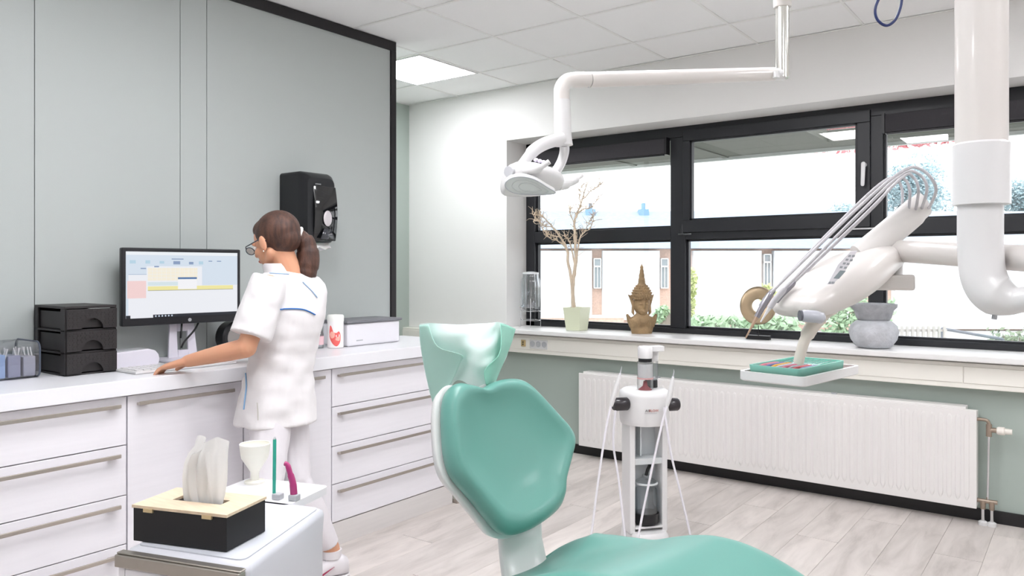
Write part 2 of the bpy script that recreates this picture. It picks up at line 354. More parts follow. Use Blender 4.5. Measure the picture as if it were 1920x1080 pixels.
for u in (1108, 1208):
    m = MB(CF); c0 = A(u-9, 408, D+3); c1 = A(u+9, 392, D+3); m.box((c0[0], D+3, c0[2]-.6), (c1[0], D+3.5, c1[2])); m.box((A(u-3, 0, D+3)[0], D+3.1, c1[2]), (A(u+3, 0, D+3)[0], D+3.4, c1[2]+.25)); m.build('chimney', chm, hs, smooth=0)
# low garden wall with coping (left) and fence panels
gw = thing('garden_wall', 'low salmon brick garden wall behind the bust statue', 'wall', tuple(at(1090, 605, 20).xy)+(GZ,))
m = MB(CF); m.box((A(1010, 0, 20)[0], 20, zg), (A(1170, 0, 20)[0], 20.25, A(0, 596, 20)[2])); m.build('wall_body', brick, gw, smooth=0)
m = MB(CF); m.box((A(1008, 0, 20)[0], 19.95, A(0, 596, 20)[2]), (A(1172, 0, 20)[0], 20.3, A(0, 592, 20)[2])); m.build('coping', wf, gw, smooth=0)
def leaves(m, c, r, n, s):
    for _ in range(n):
        d = V((random.gauss(0, 1), random.gauss(0, 1), random.gauss(0, 1))).normalized()*random.random()**.4
        p = V((c[0]+d.x*r[0], c[1]+d.y*r[1], c[2]+d.z*r[2])); a = V([random.uniform(-1, 1) for _ in range(3)]).normalized(); b = a.orthogonal().normalized()*s*.6; a = a*s
        m.add([p-a, p+b, p+a, p-b], [(0, 1, 2, 3)])
def lm(n, c, c2): return mat(n, c, .8, noise=.3, nscale=1.5, col2=c2)
LG = lm('pale_green_leaves', '#b5cbab', '#9cb994'); LB = lm('haze_blue_leaves', '#b4c8cc', '#98b2b8'); LY = lm('yellow_green_leaves', '#d2d69c', '#b2bf80'); LO = lm('russet_leaves', '#c4a08a', '#8fa57c'); LR = lm('red_blossom', '#b85a62', '#d99a9a')  # pale blue leaf colour stands in for haze over the far trees
bark = mat('bark', '#9a8f86', .9)
def hedge(name, label, u0, u1, v0, d, mt, n, s=.09):
    a = A(u0, 0, d)[0]; b = A(u1, 0, d)[0]; zt = A(0, v0, d)[2]; m = MB(CF)
    for k in range(n):
        p = V((random.uniform(a, b), d+random.uniform(0, .7), random.uniform(zg, zt))); q = V([random.uniform(-1, 1) for _ in range(3)]).normalized(); w = q.orthogonal().normalized()*s*.6; q = q*s
        m.add([p-q, p+w, p+q, p-w], [(0, 1, 2, 3)])
    t = thing(name, label, 'hedge', tuple(at((u0+u1)/2, 600, d).xy)+(GZ,)); m.build('foliage', mt, t, smooth=0)
    m = MB(CF)
    for k in range(6):
        x = a+(b-a)*(k+.5)/6; m.cyl((x, d+.3, zg), (x, d+.3, zt-.1), .02, n=6)
    m.build('stem', bark, t)
hedge('hedge', 'low mottled green hedge outside behind the gold ring ornament', 1296, 1512, 597, 14, LG, 2600)
hedge('hedge', 'low clipped green hedge outside behind the stone vase', 1560, 1682, 560, 20, LG, 1500)
def tree(label, u, vt, vb, w, d, mt, n, s=.2, name='tree'):
    x, _, zt = A(u, vt, d); zb = A(0, vb, d)[2]; t = thing(name, label, 'tree', tuple(at(u, 500, d).xy)+(GZ,))
    m = MB(CF); h = (zt-zb)/2
    for k in range(9): leaves(m, (x+random.uniform(-.5, .5)*w, d+random.uniform(-.4, .4)*w, zb+h+random.uniform(-.5, .5)*h), (w*.5, w*.5, h*.55), n//9, s)
    m.build('crown', mt, t, smooth=0)
    m = MB(CF); m.tube([(x, d, zg), (x+.1, d, zg*.4), (x, d, zb+h)], [.14, .1, .05], 8); m.build('trunk', bark, t)
tree('tall pale hazy tree beyond the roof behind the instrument arms', 1725, 290, 450, 2.1, 40, LB, 9000, .09)
tree('pale tree beyond the roofs right of the thick white post', 1915, 330, 450, 1.5, 42, LB, 4500, .09)
tree('low pale tree above the roof seen under the vent window', 1590, 376, 450, 1.6, 45, LB, 3000, .09)
tree('slim leafy green shrub outside beside the window mullion right of the bust', 1285, 482, 600, .3, 16, LY, 900, .07, 'shrub')
tree('small yellow-green bush outside above the gold ring ornament', 1440, 530, 590, .28, 20, LY, 500, .07, 'shrub')
tree('pale green bush outside just right of the bust statue', 1240, 572, 612, .25, 16, LG, 500, .06, 'shrub')
tree('tree with red blossom rising above the canopy opening', 1643, 236, 272, 4.3, 22, LR, 2600, .12)
# street railing and low wall on the right
rl = thing('street_fence', 'pale grey lattice fence outside beyond the stone vase', 'fence', tuple(at(1720, 640, 12).xy)+(GZ,))
for k in range(9):
    u = 1690+k*10; m = MB(CF); m.box((A(u, 0, 12)[0], 12, zg), (A(u+4, 0, 12)[0], 12.03, A(0, 612, 12)[2])); m.build('picket', mat('weathered_grey_wood', '#b5b0aa', .8) if k == 0 else bpy.data.materials['weathered_grey_wood'], rl, smooth=0)
m = MB(CF); m.box((A(1686, 0, 12)[0], 12.03, A(0, 622, 12)[2]), (A(1778, 0, 12)[0], 12.06, A(0, 618, 12)[2])); m.box((A(1686, 0, 12)[0], 12.03, A(0, 642, 12)[2]), (A(1778, 0, 12)[0], 12.06, A(0, 638, 12)[2])); m.build('rail', bpy.data.materials['weathered_grey_wood'], rl, smooth=0)
car = thing('barrier', 'dark low roadside barrier beam seen under the white post', 'barrier', tuple(at(1830, 640, 13).xy)+(GZ,))
m = MB(CF); a = V(A(1766, 616, 13)); b = V(A(1880, 636, 13)); m.tube([a, b], .025, 8); m.build('beam', mat('dark_grey_metal', '#6d7178', .5), car)
m = MB(CF); m.cyl(b, (b.x, 13, zg), .03, n=8); m.cyl(a, (a.x, 13, zg), .03, n=8); m.build('post', bpy.data.materials['dark_grey_metal'], car)
hedge('hedge', 'small dark mossy hedge outside at the lower right window corner', 1895, 1990, 621, 13, lm('moss_leaves', '#8f9a80', '#6f7a62'), 900, .06)
# ---------------------------------------------------------------- cabinets along the left wall
FX = -2.945; KX = -2.948; CB = -3.478; SB = .870; TZ = .93
def handle(y0, y1, z, par, x=FX):
    m = MB(); m.box((x+.022, y0, z-.005), (x+.030, y1, z+.009)); 
    for y in (y0+.002, y1-.042): m.box((x+.0005, y, z-.007), (x+.0225, y+.04, z+.003))
    m.build('handle', steel, par, bev=.0015, seg=1)
def cabinet(y0, y1, label, drawers=None, doorh=None):
    t = thing('base_cabinet', label, 'cabinet', (KX, (y0+y1)/2, 0), group=None)
    m = MB(); m.box((CB, y0+.001, .10), (FX-.019, y1-.001, SB-.002)); m.build('body', white_lac, t)
    MB().box((CB+.02, y0+.001, 0), (KX, y1-.001, .112)).build('plinth', plinth_mat, t, bev=.001, seg=1)
    if drawers:
        for a, b in zip(drawers[1:], drawers):
            d = MB().box((FX-.0185, y0+.0025, a+.002), (FX, y1-.0025, b-.002)).build('drawer', wood_white, t, bev=.0015, seg=1)
            handle(y0+.032, y1-.035, b-.035, d)
    else:
        d = MB().box((FX-.0185, y0+.0025, .118), (FX, y1-.0025, SB-.006)).build('door', wood_white, t, bev=.0015, seg=1)
        handle(y0+.035, y1-.06, .832, d)
    return t
dz = [SB-.004, .679, .488, .302, .116]
cabinet(.53, 1.488, 'white woodgrain four-drawer cabinet left of the door cabinets, under the black organiser', dz)
cabinet(1.488, 1.995, 'white woodgrain door cabinet under the monitor, behind the tissue box', None)
cabinet(1.995, 2.482, 'white woodgrain door cabinet half hidden behind the standing woman', None)
cabinet(2.482, 3.372, 'white woodgrain four-drawer cabinet right of the woman, behind the green backrest', dz)
cabinet(-.43, .53, 'white woodgrain four-drawer cabinet at the near end of the worktop, outside the frame', dz)
fp = thing('end_panel', 'narrow white filler panel with metal foot at the worktop end', 'panel', (-3.0, 3.4, 0))
MB().box((CB, 3.373, .0), (-3.0, 3.415, SB-.002)).build('panel', white_lac, fp, bev=.001, seg=1)
MB().box((-3.0, 3.376, .0005), (-2.915, 3.43, .024)).build('foot', steel, fp, bev=.003)
wt = MB().box((XP+.001, -.43, SB), (-2.915, 3.50, TZ)).build('worktop', top_mat, bev=.004, seg=2, loc=(-3.2, 1.5, SB)); tag(wt, 'long continuous white worktop over the cabinets along the panelled wall', 'worktop')
# ---------------------------------------------------------------- organiser
rat = mat('charcoal_rattan_plastic', '#2b2829', .5)
org = thing('drawer_organiser', 'small black rattan-look desktop organiser with three drawers', 'organiser', (-3.33, 1.46, TZ))
ox0, ox1, oy0, oy1 = -3.47, -3.185, 1.372, 1.572; H0 = TZ+.001
m = MB(); m.box((ox0, oy0, H0+.262), (ox1-.01, oy1, H0+.272)); m.box((ox0, oy0, H0), (ox1-.012, oy1, H0+.006))
for z in (.088, .175): m.box((ox0, oy0, H0+z-.004), (ox1-.012, oy1, H0+z+.004))
for y in (oy0, oy1-.008):
    for x0, x1 in ((ox0, ox0+.03), (ox1-.05, ox1-.012)): m.box((x0, y, H0), (x1, y+.008, H0+.262))
m.box((ox0, oy0, H0), (ox0+.005, oy1, H0+.262)); m.build('frame', rat, org, bev=.0015, seg=1)
for k in range(3):
    z0 = H0+.007+k*.0875; z1 = z0+.078; yc = (oy0+oy1)/2
    arc = [(yc+.042*math.cos(a), z0+.0015+.040*math.sin(a)) for a in [PI*j/12 for j in range(13)]]
    # front with an arched finger cut-out
    out = [(oy0+.004, z0), (yc-.042, z0)]+[(a, b) for a, b in arc[::-1]]+[(yc+.042, z0), (oy1-.004, z0), (oy1-.004, z1), (oy0+.004, z1)]
    m = MB(); m.prism([(ox1-.008, y, z) for y, z in out], (.008, 0, 0)); 
    m.box((ox0+.02, oy0+.01, z0+.002), (ox1-.02, oy0+.013, z1-.01)); m.box((ox0+.02, oy1-.013, z0+.002), (ox1-.02, oy1-.01, z1-.01)); m.box((ox0+.02, oy0+.01, z0+.0), (ox1-.02, oy1-.01, z0+.003)); m.box((ox1-.022, oy0+.012, z0), (ox1-.02, oy1-.012, z1-.01))
    # woven relief
    nx = 12
    for i in range(nx):
        for j in range(8):
            y = oy0+.008+(oy1-oy0-.016)*(i+.5)/nx; z = z0+.006+(z1-z0-.01)*(j+.5)/8
            if (y-yc)**2/.049**2+(z-z0)**2/.047**2 < 1: continue
            h = .0045 if (i+j) % 2 else .0028; w = .0068 if (i+j) % 2 else .003
            m.box((ox1-.0005, y-w, z-h*.8), (ox1+.0013, y+w, z+h*.8))
    m.build('drawer', rat, org, smooth=0)
# ---------------------------------------------------------------- clear case with bottles
cs = thing('storage_case', 'clear plastic rounded storage case of small tools left of the black organiser', 'storage case', (-3.36, 1.0, TZ))
def rrect(x0, x1, z0, z1, r, n=5):
    o = []
    for cx, cz, a0 in ((x1-r, z0+r, -PI/2), (x1-r, z1-r, 0), (x0+r, z1-r, PI/2), (x0+r, z0+r, PI)):
        for k in range(n+1): a = a0+PI/2*k/n; o.append((cx+r*math.cos(a), cz+r*math.sin(a)))
    return o
prof = rrect(-3.47, -3.245, TZ+.0045, TZ+.139, .028)
MB().rings([[(x, y, z) for x, z in prof] for y in (.80, 1.305)]).build('shell', thin_glass('smoky_clear_shell', (.95, .95, .97), .08), cs)
m = MB()
m.tube([V((x, 1.303, z)) for x, z in prof], .0035, 6, closed=True)
m.build('edge_rim', mat('dark_blue_grey_rim', '#4a5160', .3), cs)
cols = ['#b9bbc9', '#9a9db4', '#9fb9e0', '#86a6d6', '#c58aa0', '#b7b3cf', '#8ea0b8', '#d0a0a8']
for k in range(9):
    y = 1.272-k*.052; c = cols[k % 8] if k else '#a8aab8'
    b = MB(); b.box((-3.30-.05, y-.022, TZ+.009), (-3.258, y+.022, TZ+.085+.006*(k % 3))); b.build('compartment', mat('tint%d' % k, c, .3, trans=.0, alpha=.95), cs, bev=.004)
    m = MB()
    for q in range(7):
        x = -3.345+.012*q; a = random.uniform(-.02, .02); m.tube([(x, y-.012+.006*q, TZ+.03), (x+a, y-.012+.006*q+a, TZ+.118)], .0028, 6)
    m.build('swab', white_plastic, cs)
# ---------------------------------------------------------------- monitor
M0 = V((-3.367, 1.678, 0)); M1 = V((-3.306, 2.223, 0)); ex = (M1-M0).normalized(); nz = ex.cross(UP)      # nz points into the room
if nz.x < 0: nz = -nz
MF = frame(M0, ex, nz, UP); mw = (M1-M0).length
mon = thing('monitor', 'black widescreen monitor showing a pale calendar program, on a silver stand', 'monitor', (M0+M1)/2+V((0, 0, TZ)))
mz0, mz1 = 1.098, 1.443
# rotate so local axes are easy: x along screen, y out, z up
m = MB(MF); m.box((0, -.03, mz0), (mw, 0, mz1)); m.box((mw*.25, -.055, mz0+.06), (mw*.75, -.03, mz1-.06)); m.build('housing', mat('black_monitor_plastic', '#1e1f23', .4), mon, bev=.006, seg=3)
sxm, szm, sz1 = .017, mz0+.034, mz1-.017
def emat(n, c, s=1.0): return mat(n, '#000000', .4, emis=c, es=s)
ES = .62
scr = MB(MF).box((sxm, 0, szm), (mw-sxm, .0012, sz1)).build('screen', emat('screen_white', '#f3f5fb', ES), mon, smooth=0)
def sc(name, c, rects):     # rects in screen fractions (x0,y0,x1,y1), y from the top
    m = MB(MF); w = mw-2*sxm; h = sz1-szm
    for x0, y0, x1, y1 in rects: m.box((sxm+x0*w, .0012, sz1-y1*h), (sxm+x1*w, .0012+lay[0], sz1-y0*h))
    lay[0] += .0002
    m.build(name, emat('screen_'+name, c, ES), scr, smooth=0)
lay = [.0002]
sc('toolbar', '#dbe7f4', [(0, .05, 1, .22), (0, .22, .17, .35), (.66, .22, 1, .52), (.0, .05, .02, 1)])
sc('title_strip', '#f3f8fd', [(0, 0, 1, .045)])
sc('icons', '#8fa3c4', [(.4, .14, .46, .19), (.54, .15, .58, .19), (.385, .1, .49, .115), (.12, .245, .165, .262), (.235, .215, .275, .235), (.72, .13, .755, .145), (.8, .13, .84, .145), (.02, .34, .17, .345)])
sc('soft_icons', '#bcd9ea', [(.03, .13, .08, .18), (.16, .13, .2, .18), (.63, .14, .67, .19), (.28, .14, .32, .18)])
sc('calendar_cells', '#fbf3e0', [(.18+.04*i, .245+.05*j, .217+.04*i, .29+.05*j) for i in range(11) for j in range(4)])
sc('calendar_band', '#dcebf0', [(.18, .46, .45, .515)])
sc('yellow_band', '#f6eda6', [(.18, .525, .955, .585)])
sc('band_line', '#8c8f80', [(.18, .585, .955, .592)])
sc('pink_block', '#f9d9d8', [(.01, .44, .165, .7)])
sc('popup', '#fafafe', [(.44, .42, .61, .575)])
sc('popup_title', '#5d7fae', [(.44, .39, .61, .42)])
sc('taskbar', '#2b2e36', [(.225, .955, 1, 1), (0, .955, .035, 1)])
sc('taskbar_icons', '#c9d6e6', [(.24+.028*i, .965, .252+.028*i, .99) for i in range(6)])
m = MB(MF); m.cyl((mw*.545, .0, mz0+.017), (mw*.545, .0015, mz0+.017), .008, n=24); lg = m.build('round_emblem', mat('silver_emblem', '#c9cbd0', .35, .6), mon)
m = MB(MF)
for dx in (-.0028, .0012): m.box((mw*.545+dx, .0015, mz0+.0125), (mw*.545+dx+.0014, .002, mz0+.0215))
m.build('emblem_strokes', grey_plastic, lg, smooth=0)
sil = mat('silver_plastic', '#d9d6e0', .35, .15)
px = mw*.52; m = MB(MF)
def stq(z, w, y): return [(px-w, y-.012, z), (px+w, y-.012, z), (px+w, y, z), (px-w, y, z)]
for sgn in (-1, 1):
    R = []
    for z, w, y in ((TZ+.012, .068, -.035), (TZ+.09, .062, -.045), (1.12, .055, -.05), (1.25, .055, -.057)):
        x0, x1 = (px-w, px-.024) if sgn < 0 else (px+.024, px+w); R.append([(x0, y-.014, z), (x1, y-.014, z), (x1, y, z), (x0, y, z)])
    m.rings(R)
m.box((px-.024, -.06, 1.06), (px+.024, -.046, 1.25)); m.box((px-.024, -.055, TZ+.012), (px+.024, -.036, TZ+.045))
m.build('stand', sil, mon, bev=.002)
m = MB(MF); m.box((px-.12, -.09, TZ+.0005), (px+.12, .11, TZ+.013)); m.build('stand_base', sil, mon, bev=.005)
blk = black_plastic
m = MB(MF); m.tube(spline([(px-.004, -.042, 1.11), (px-.012, -.03, 1.06), (px-.015, -.03, 1.03)]), .0045, 8); c1 = m.build('signal_cable', blk, mon)
m = MB(MF); m.tube(spline([(px+.075, -.035, 1.105), (px+.045, -.02, 1.065), (px+.0, -.022, 1.015), (px-.012, -.03, .985)]), .0045, 8); m.build('power_cable', blk, mon)
m = MB(MF); m.tube([(px+.086, -.035, 1.112), (px+.074, -.034, 1.103)], .0055, 8); m.build('cable_plug', white_plastic, mon)
cb = MB(); p0, p1, p2, p3, p4 = at(238, 664, 3.66), at(262, 634, 3.68), at(290, 622, 3.70), at(315, 625, 3.72), at(330, 640, 3.74)
cb.tube(spline([p0, p1, p2, p3, p4]), .0022, 6); tag(cb.build('thin_cable', mat('translucent_cable', '#d5d6d4', .3)), 'thin pale cable arching behind the white box to the monitor stand', 'cable')
# white desktop box behind the hand
wbx = thing('desk_box', 'white rounded desktop box between organiser and monitor stand', 'box', (-3.3, 1.68, TZ))
pr = [(1.585, TZ+.001), (1.775, TZ+.001), (1.781, TZ+.03), (1.776, TZ+.05), (1.762, TZ+.068), (1.735, TZ+.076), (1.6, TZ+.07), (1.585, TZ+.066)]
MB().prism([(-3.24, y, z) for y, z in pr], (-.09, 0, 0)).build('body', mat('lilac_white_plastic', '#e9e6f0', .35), wbx, bev=.006, seg=3)
MB().box((-3.33, 1.60, TZ+.069), (-3.255, 1.74, TZ+.0765)).build('top_slot', grey_plastic, wbx, bev=.002)
# keyboard
K0 = onz(268, 694, TZ); kb = thing('keyboard', 'slim white keyboard on the worktop under her hand', 'keyboard', (-3.13, 1.83, TZ))
m = MB(); m.box((-3.19, 1.565, TZ+.0006), (-3.03, 2.02, TZ+.012)); m.build('base', white_plastic, kb, bev=.004)
ks = MB()
keyb = None
for r_ in range(5):
    for c_ in range(14):
        x = -3.178+r_*.027; y = 1.578+c_*.031
        if r_ == 4 and 4 <= c_ <= 8: 
            if c_ != 4: continue
            k_ = MB().box((x, y, TZ+.012), (x+.022, y+.15, TZ+.016)).build('space_bar', white_plastic, kb); continue
        if keyb is None:
            keyb = MB().box((x, y, TZ+.012), (x+.022, y+.026, TZ+.016)).build('key', white_plastic, kb, smooth=0); kx, ky = x, y
        else:
            o = keyb.copy(); COL.objects.link(o); o.location = (x-kx, y-ky, 0)
# round dark desk speaker behind her arms
sp = thing('desk_speaker', 'dark round desk speaker half hidden behind her forearms', 'speaker', (-3.36, 2.23, TZ))
c = V((-3.37, 2.23, TZ+.085)); m = MB(); m.tube([c+V((-.05, 0, 0)), c+V((-.035, 0, 0)), c+V((.03, 0, 0)), c+V((.04, 0, 0))], [.055, .08, .083, .075], 32); m.build('body', black_plastic, sp)
m = MB(); m.cyl(c+V((.0395, 0, 0)), c+V((.043, 0, 0)), .062, .058, 32); m.build('grille', mat('grey_speaker_mesh', '#8a8582', .7), sp)
MB().box((-3.42, 2.17, TZ+.0005), (-3.33, 2.29, TZ+.012)).build('foot', black_plastic, sp, bev=.003)
# small hand gel bottle behind her back
gb = thing('pump_bottle', 'small clear pump bottle with pink label beside her back', 'bottle', (-3.22, 2.58, TZ))
gc = onz(597, 653, TZ); m = MB(); m.lathe([(.026, TZ+.001), (.028, TZ+.01), (.028, TZ+.075), (.02, TZ+.095), (.011, TZ+.102), (.011, TZ+.11)], (gc.x, gc.y, 0)); m.build('bottle', clear2, gb)
m = MB(); m.lathe([(.0285, TZ+.02), (.0287, TZ+.065)], (gc.x, gc.y, 0), cap=False); m.build('label', mat('pink_label', '#eec9cf', .5), gb)
m = MB(); m.cyl((gc.x, gc.y, TZ+.11), (gc.x, gc.y, TZ+.13), .012, .009); m.box((gc.x-.005, gc.y-.03, TZ+.13), (gc.x+.005, gc.y+.01, TZ+.138)); m.build('pump', white_plastic, gb)
# wipes canister
wc = onz(629, 652, TZ); wi = thing('wipes_canister', 'tall white wipes canister with a red figure print', 'canister', (wc.x, wc.y, TZ)); R_ = .043
m = MB(); m.lathe([(R_-.003, TZ+.001), (R_, TZ+.004), (R_, TZ+.142)], (wc.x, wc.y, 0), 32); m.build('can', mat('can_white', '#f6f3f3', .35), wi)
m = MB(); m.lathe([(R_+.001, TZ+.142), (R_+.001, TZ+.17), (R_-.004, TZ+.176), (.012, TZ+.178)], (wc.x, wc.y, 0), 32); m.build('lid', mat('lid_white', '#f4f4f0', .4), wi)
ca = math.atan2(-wc.y, -wc.x)
def curved(m, outline, r):     # outline (arc length, z) wrapped onto the can
    n = len(outline); cx_ = sum(p[0] for p in outline)/n; cz_ = sum(p[1] for p in outline)/n
    def pt(a, z): t = ca+a/r; return (wc.x+r*math.cos(t), wc.y+r*math.sin(t), z)
    vs = [pt(cx_, cz_)]+[pt((a+cx_)/2, (z+cz_)/2) for a, z in outline]+[pt(a, z) for a, z in outline]
    m.add(vs, [(0, 1+i, 1+(i+1) % n) for i in range(n)]+[(1+i, 1+n+i, 1+n+(i+1) % n, 1+(i+1) % n) for i in range(n)])
def blob(pts, n=6): return [(p.x, p.y) for p in spline([(a, b, 0) for a, b in pts], n, True)]
m = MB(); curved(m, blob([(-.030, TZ+.12), (-.02, TZ+.112), (-.016, TZ+.09), (.004, TZ+.082), (.018, TZ+.09), (.028, TZ+.07), (.026, TZ+.035), (.008, TZ+.012), (-.012, TZ+.022), (-.03, TZ+.05), (-.035, TZ+.08)]), R_+.0006); m.build('red_print', mat('coral_print', '#ee6a66', .5), wi)
m = MB(); curved(m, blob([(-.032, TZ+.075), (-.02, TZ+.09), (-.004, TZ+.08), (-.006, TZ+.06), (-.022, TZ+.054)]), R_+.001); curved(m, blob([(.008, TZ+.06), (.024, TZ+.06), (.02, TZ+.04), (.0, TZ+.046)]), R_+.001); m.build('light_print', mat('peach_print', '#f7b5a6', .5), wi)
# white box with grey lid
bx = thing('lidded_box', 'white plastic box with a dark grey lid at the right end of the worktop', 'box', (-3.33, 2.98, TZ))
MB().box((-3.40, 2.80, TZ+.001), (-3.19, 3.19, TZ+.125)).build('body', white_lac, bx, bev=.012, seg=3)
MB().box((-3.41, 2.79, TZ+.125), (-3.18, 3.20, TZ+.14)).build('lid', mat('dark_grey_lid', '#77787d', .5), bx, bev=.006, seg=2)
MB().box((-3.1905, 2.86, TZ+.028), (-3.1885, 2.905, TZ+.034)).build('label_mark', grey_plastic, bx)
# ---------------------------------------------------------------- towel dispenser
dp = thing('towel_dispenser', 'glossy black paper towel dispenser on the grey panel wall', 'dispenser', (XP+.002, 2.68, 1.48))
y0, y1, dz0, dz1 = 2.585, 2.80, 1.487, 1.865; X0 = XP+.0015
R = []
for x, g in ((X0, 0), (X0+.15, .0), (X0+.185, .012), (X0+.21, .03)):
    pts = rrect(y0+g*.6, y1-g*.6, dz0+g*.3, dz1-g*1.1, .02+g*.4, 4); R.append([(x, a, b) for a, b in pts])
m = MB(); m.rings(R); m.build('housing', mat('matt_black_housing', '#1b1c1f', .35), dp)
R = []
for t_ in range(9):
    a = t_/8; zz = dz0+.012+(dz1-.075-dz0-.012)*a; b = X0+.212+.018*math.sin(PI*a)
    R.append([(X0+.18, y0+.055, zz), (b-.004, y0+.055, zz), (b+.012, (y0+y1)/2, zz), (b+.002, y1-.012, zz), (X0+.18, y1-.012, zz)])
m = MB(); m.rings(R); m.build('front_cover', black_gloss, dp, bev=.004)
m = MB(); m.ell((X0+.245, (y0+y1)/2+.015, dz0+.13), ((.006, 0, 0), (0, .028, 0), (0, 0, .042)), 24, 8); m.build('oval_badge', mat('silver_badge', '#cfc9cc', .35, .3), dp)
m = MB(); m.box((X0+.214, y0+.06, dz1-.07), (X0+.218, y0+.1, dz1-.064)); m.build('lock_slot', chrome, dp)
m = MB(); m.add([(X0+.243, (y0+y1)/2-.03, dz0+.02), (X0+.243, (y0+y1)/2+.06, dz0+.02), (X0+.243, (y0+y1)/2+.035, dz0+.075), (X0+.243, (y0+y1)/2-.005, dz0+.075)], [(0, 1, 2, 3)])
m.build('lower_grip', mat('grip_dark', '#3a3c42', .2, coat=.6), dp, mods=[('SOLIDIFY', {'thickness': .004})])
m = MB(); R = []
for k in range(9):
    y = y0+.02+(y1-y0-.05)*k/8; z = dz0-.012+.007*math.sin(k*1.9)
    R.append([(X0+.09, y, dz0+.004), (X0+.17, y, dz0+.006), (X0+.20, y, z-.016), (X0+.12, y, z-.028)])
m.rings(R); m.build('paper_towel', paper, dp)
# ---------------------------------------------------------------- radiator
rd = thing('radiator', 'long white ribbed panel radiator under the window', 'radiator', (-1.7, 4.78, .09))
rx0, rx1, rz0, rz1, ry = -2.935, -.482, .088, .606, 4.722
rm = mat('radiator_enamel', '#e9e6e4', .35, coat=.2)
m = MB(); m.box((rx0, ry, rz0), (rx1, ry+.012, rz1)); fp_ = m.build('front_panel', rm, rd, bev=.003)
n = 59; pitch = (rx1-rx0-.05)/n
rib = None
for k in range(n):
    x = rx0+.025+pitch*(k+.5); w = pitch*.28
    if rib is None:
        m = MB(); R = []
        for z, a, h in ((rz0+.035, .25, .0), (rz0+.055, .8, .004), (rz0+.065, 1, .0045), (rz1-.05, 1, .0045), (rz1-.04, .8, .004), (rz1-.028, .25, .0)):
            R.append([(x-w*1.3*a, ry+.001, z), (x-w*.8*a, ry-h, z), (x+w*.8*a, ry-h, z), (x+w*1.3*a, ry+.001, z)])
        m.rings(R); rib = m.build('rib', rm, rd, smooth=0); xb = x
    else:
        o = rib.copy(); COL.objects.link(o); o.location = (x-xb, 0, 0)
MB().box((rx0+.002, ry+.012, rz0+.004), (rx1-.002, ry+.085, rz1-.01)).build('convector_body', rm, rd)
m = MB(); m.box((rx0+.03, ry+.012, rz1-.01), (rx1-.05, ry+.09, rz1+.012)); m.build('top_grille', rm, rd, bev=.003)
m = MB()
for x in (-2.35, -1.22): m.box((x, ry+.03, rz1+.012), (x+.03, ry+.05, rz1+.02))
m.build('clip', grey_plastic, rd)
# valve and pipes
vx = rx1+.005
m = MB(); vz = .555; vy = ry+.035
m.tube(spline([(vx-.01, vy, vz), (vx+.03, vy, vz), (vx+.045, vy, vz-.012), (vx+.047, vy, vz-.03)], 5), .009, 10); m.cyl((vx+.047, vy, vz-.02), (vx+.047, vy, vz-.085), .014); m.cyl((vx+.04, vy, vz-.05), (vx+.085, vy, vz-.05), .013)
m.build('valve_body', brass, rd)
m = MB(); m.tube([(vx+.082, vy, vz-.05), (vx+.09, vy, vz-.05), (vx+.115, vy, vz-.05), (vx+.12, vy, vz-.05), (vx+.15, vy, vz-.05)], [.018, .021, .022, .016, .014], 20); m.build('thermostat_knob', mat('valve_white', '#ece6de', .4), rd)
m = MB(); m.cyl((vx+.047, vy, vz-.08), (vx+.041, vy, .13), .006); m.build('supply_pipe', chrome, rd)
m = MB(); m.cyl((vx-.012, vy, .128), (vx+.085, vy, .128), .011); 
for x in (vx+.02, vx+.06): m.cyl((x, vy, .13), (x, vy, .085), .015, .012)
m.cyl((vx+.04, vy, .125), (vx+.04, vy, .15), .006); m.build('manifold', brass, rd)
for x in (vx+.02, vx+.06):
    m = MB(); m.cyl((x, vy, .09), (x, vy, .0), .0085); m.build('floor_pipe', chrome, rd)
    m = MB(); m.lathe([(.022, .0005), (.022, .018), (.012, .024)], (x, vy, 0)); m.build('floor_collar', white_plastic, rd)
# ---------------------------------------------------------------- treatment chair
teal = mat('teal_upholstery', '#639a8f', .36, bump=.04, bscale=500, coat=.08)
shellm = mat('chair_shell_white', '#d6d9d7', .3, coat=.2)
lat = rdh(.85, .53).normalized(); fwd = rdh(.53, -.85).normalized()
tt = (UP*math.cos(math.radians(20))-fwd*math.sin(math.radians(20))).normalized(); nn = lat.cross(tt).normalized()
if nn.dot(CP-at(956, 850, 2.1)) < 0: nn = -nn
P0 = at(956, 850, 2.12)
def onplane(u, v, P=P0, n=nn): r = ray(u, v); return CP+r*((P-CP).dot(n)/r.dot(n))
ch = thing('treatment_chair', 'teal upholstered reclining treatment chair in the foreground', 'treatment chair', (P0.x+fwd.x*.35, P0.y+fwd.y*.35, 0))
OUT = [(905, 727), (927, 715), (955, 709), (985, 714), (1012, 738), (1046, 775), (1071, 803), (1080, 826), (1072, 862), (1062, 900), (1060, 930), (1047, 956), (1012, 984), (972, 1002), (941, 998), (915, 968), (880, 925), (853, 893), (841, 860), (836, 815), (835, 765), (841, 735), (858, 718), (880, 720)]
pts = [onplane(u, v) for u, v in OUT]; cen = sum(pts, V())/len(pts)
o2 = [V(((p-cen).dot(lat), (p-cen).dot(tt), 0)) for p in pts]; o2 = spline(o2, 4, True)
o3 = list(o2)
for _ in range(260): o3 = [(o3[i-1]+o3[i]*2+o3[(i+1) % len(o3)])/4 for i in range(len(o3))]
def ringp(sc_, z, inset=0, dx=0, k=0): return [cen+lat*((p.x*(1-k)+q.x*1.06*k)*sc_+dx)+tt*((p.y*(1-k)+q.y*1.06*k)*sc_)+nn*z for p, q in zip(o2, o3)]
def dish(m, levels):
    m.rings([ringp(s, z, k=min(1, max(0, (.99-s)*3.2))) for s, z in levels])
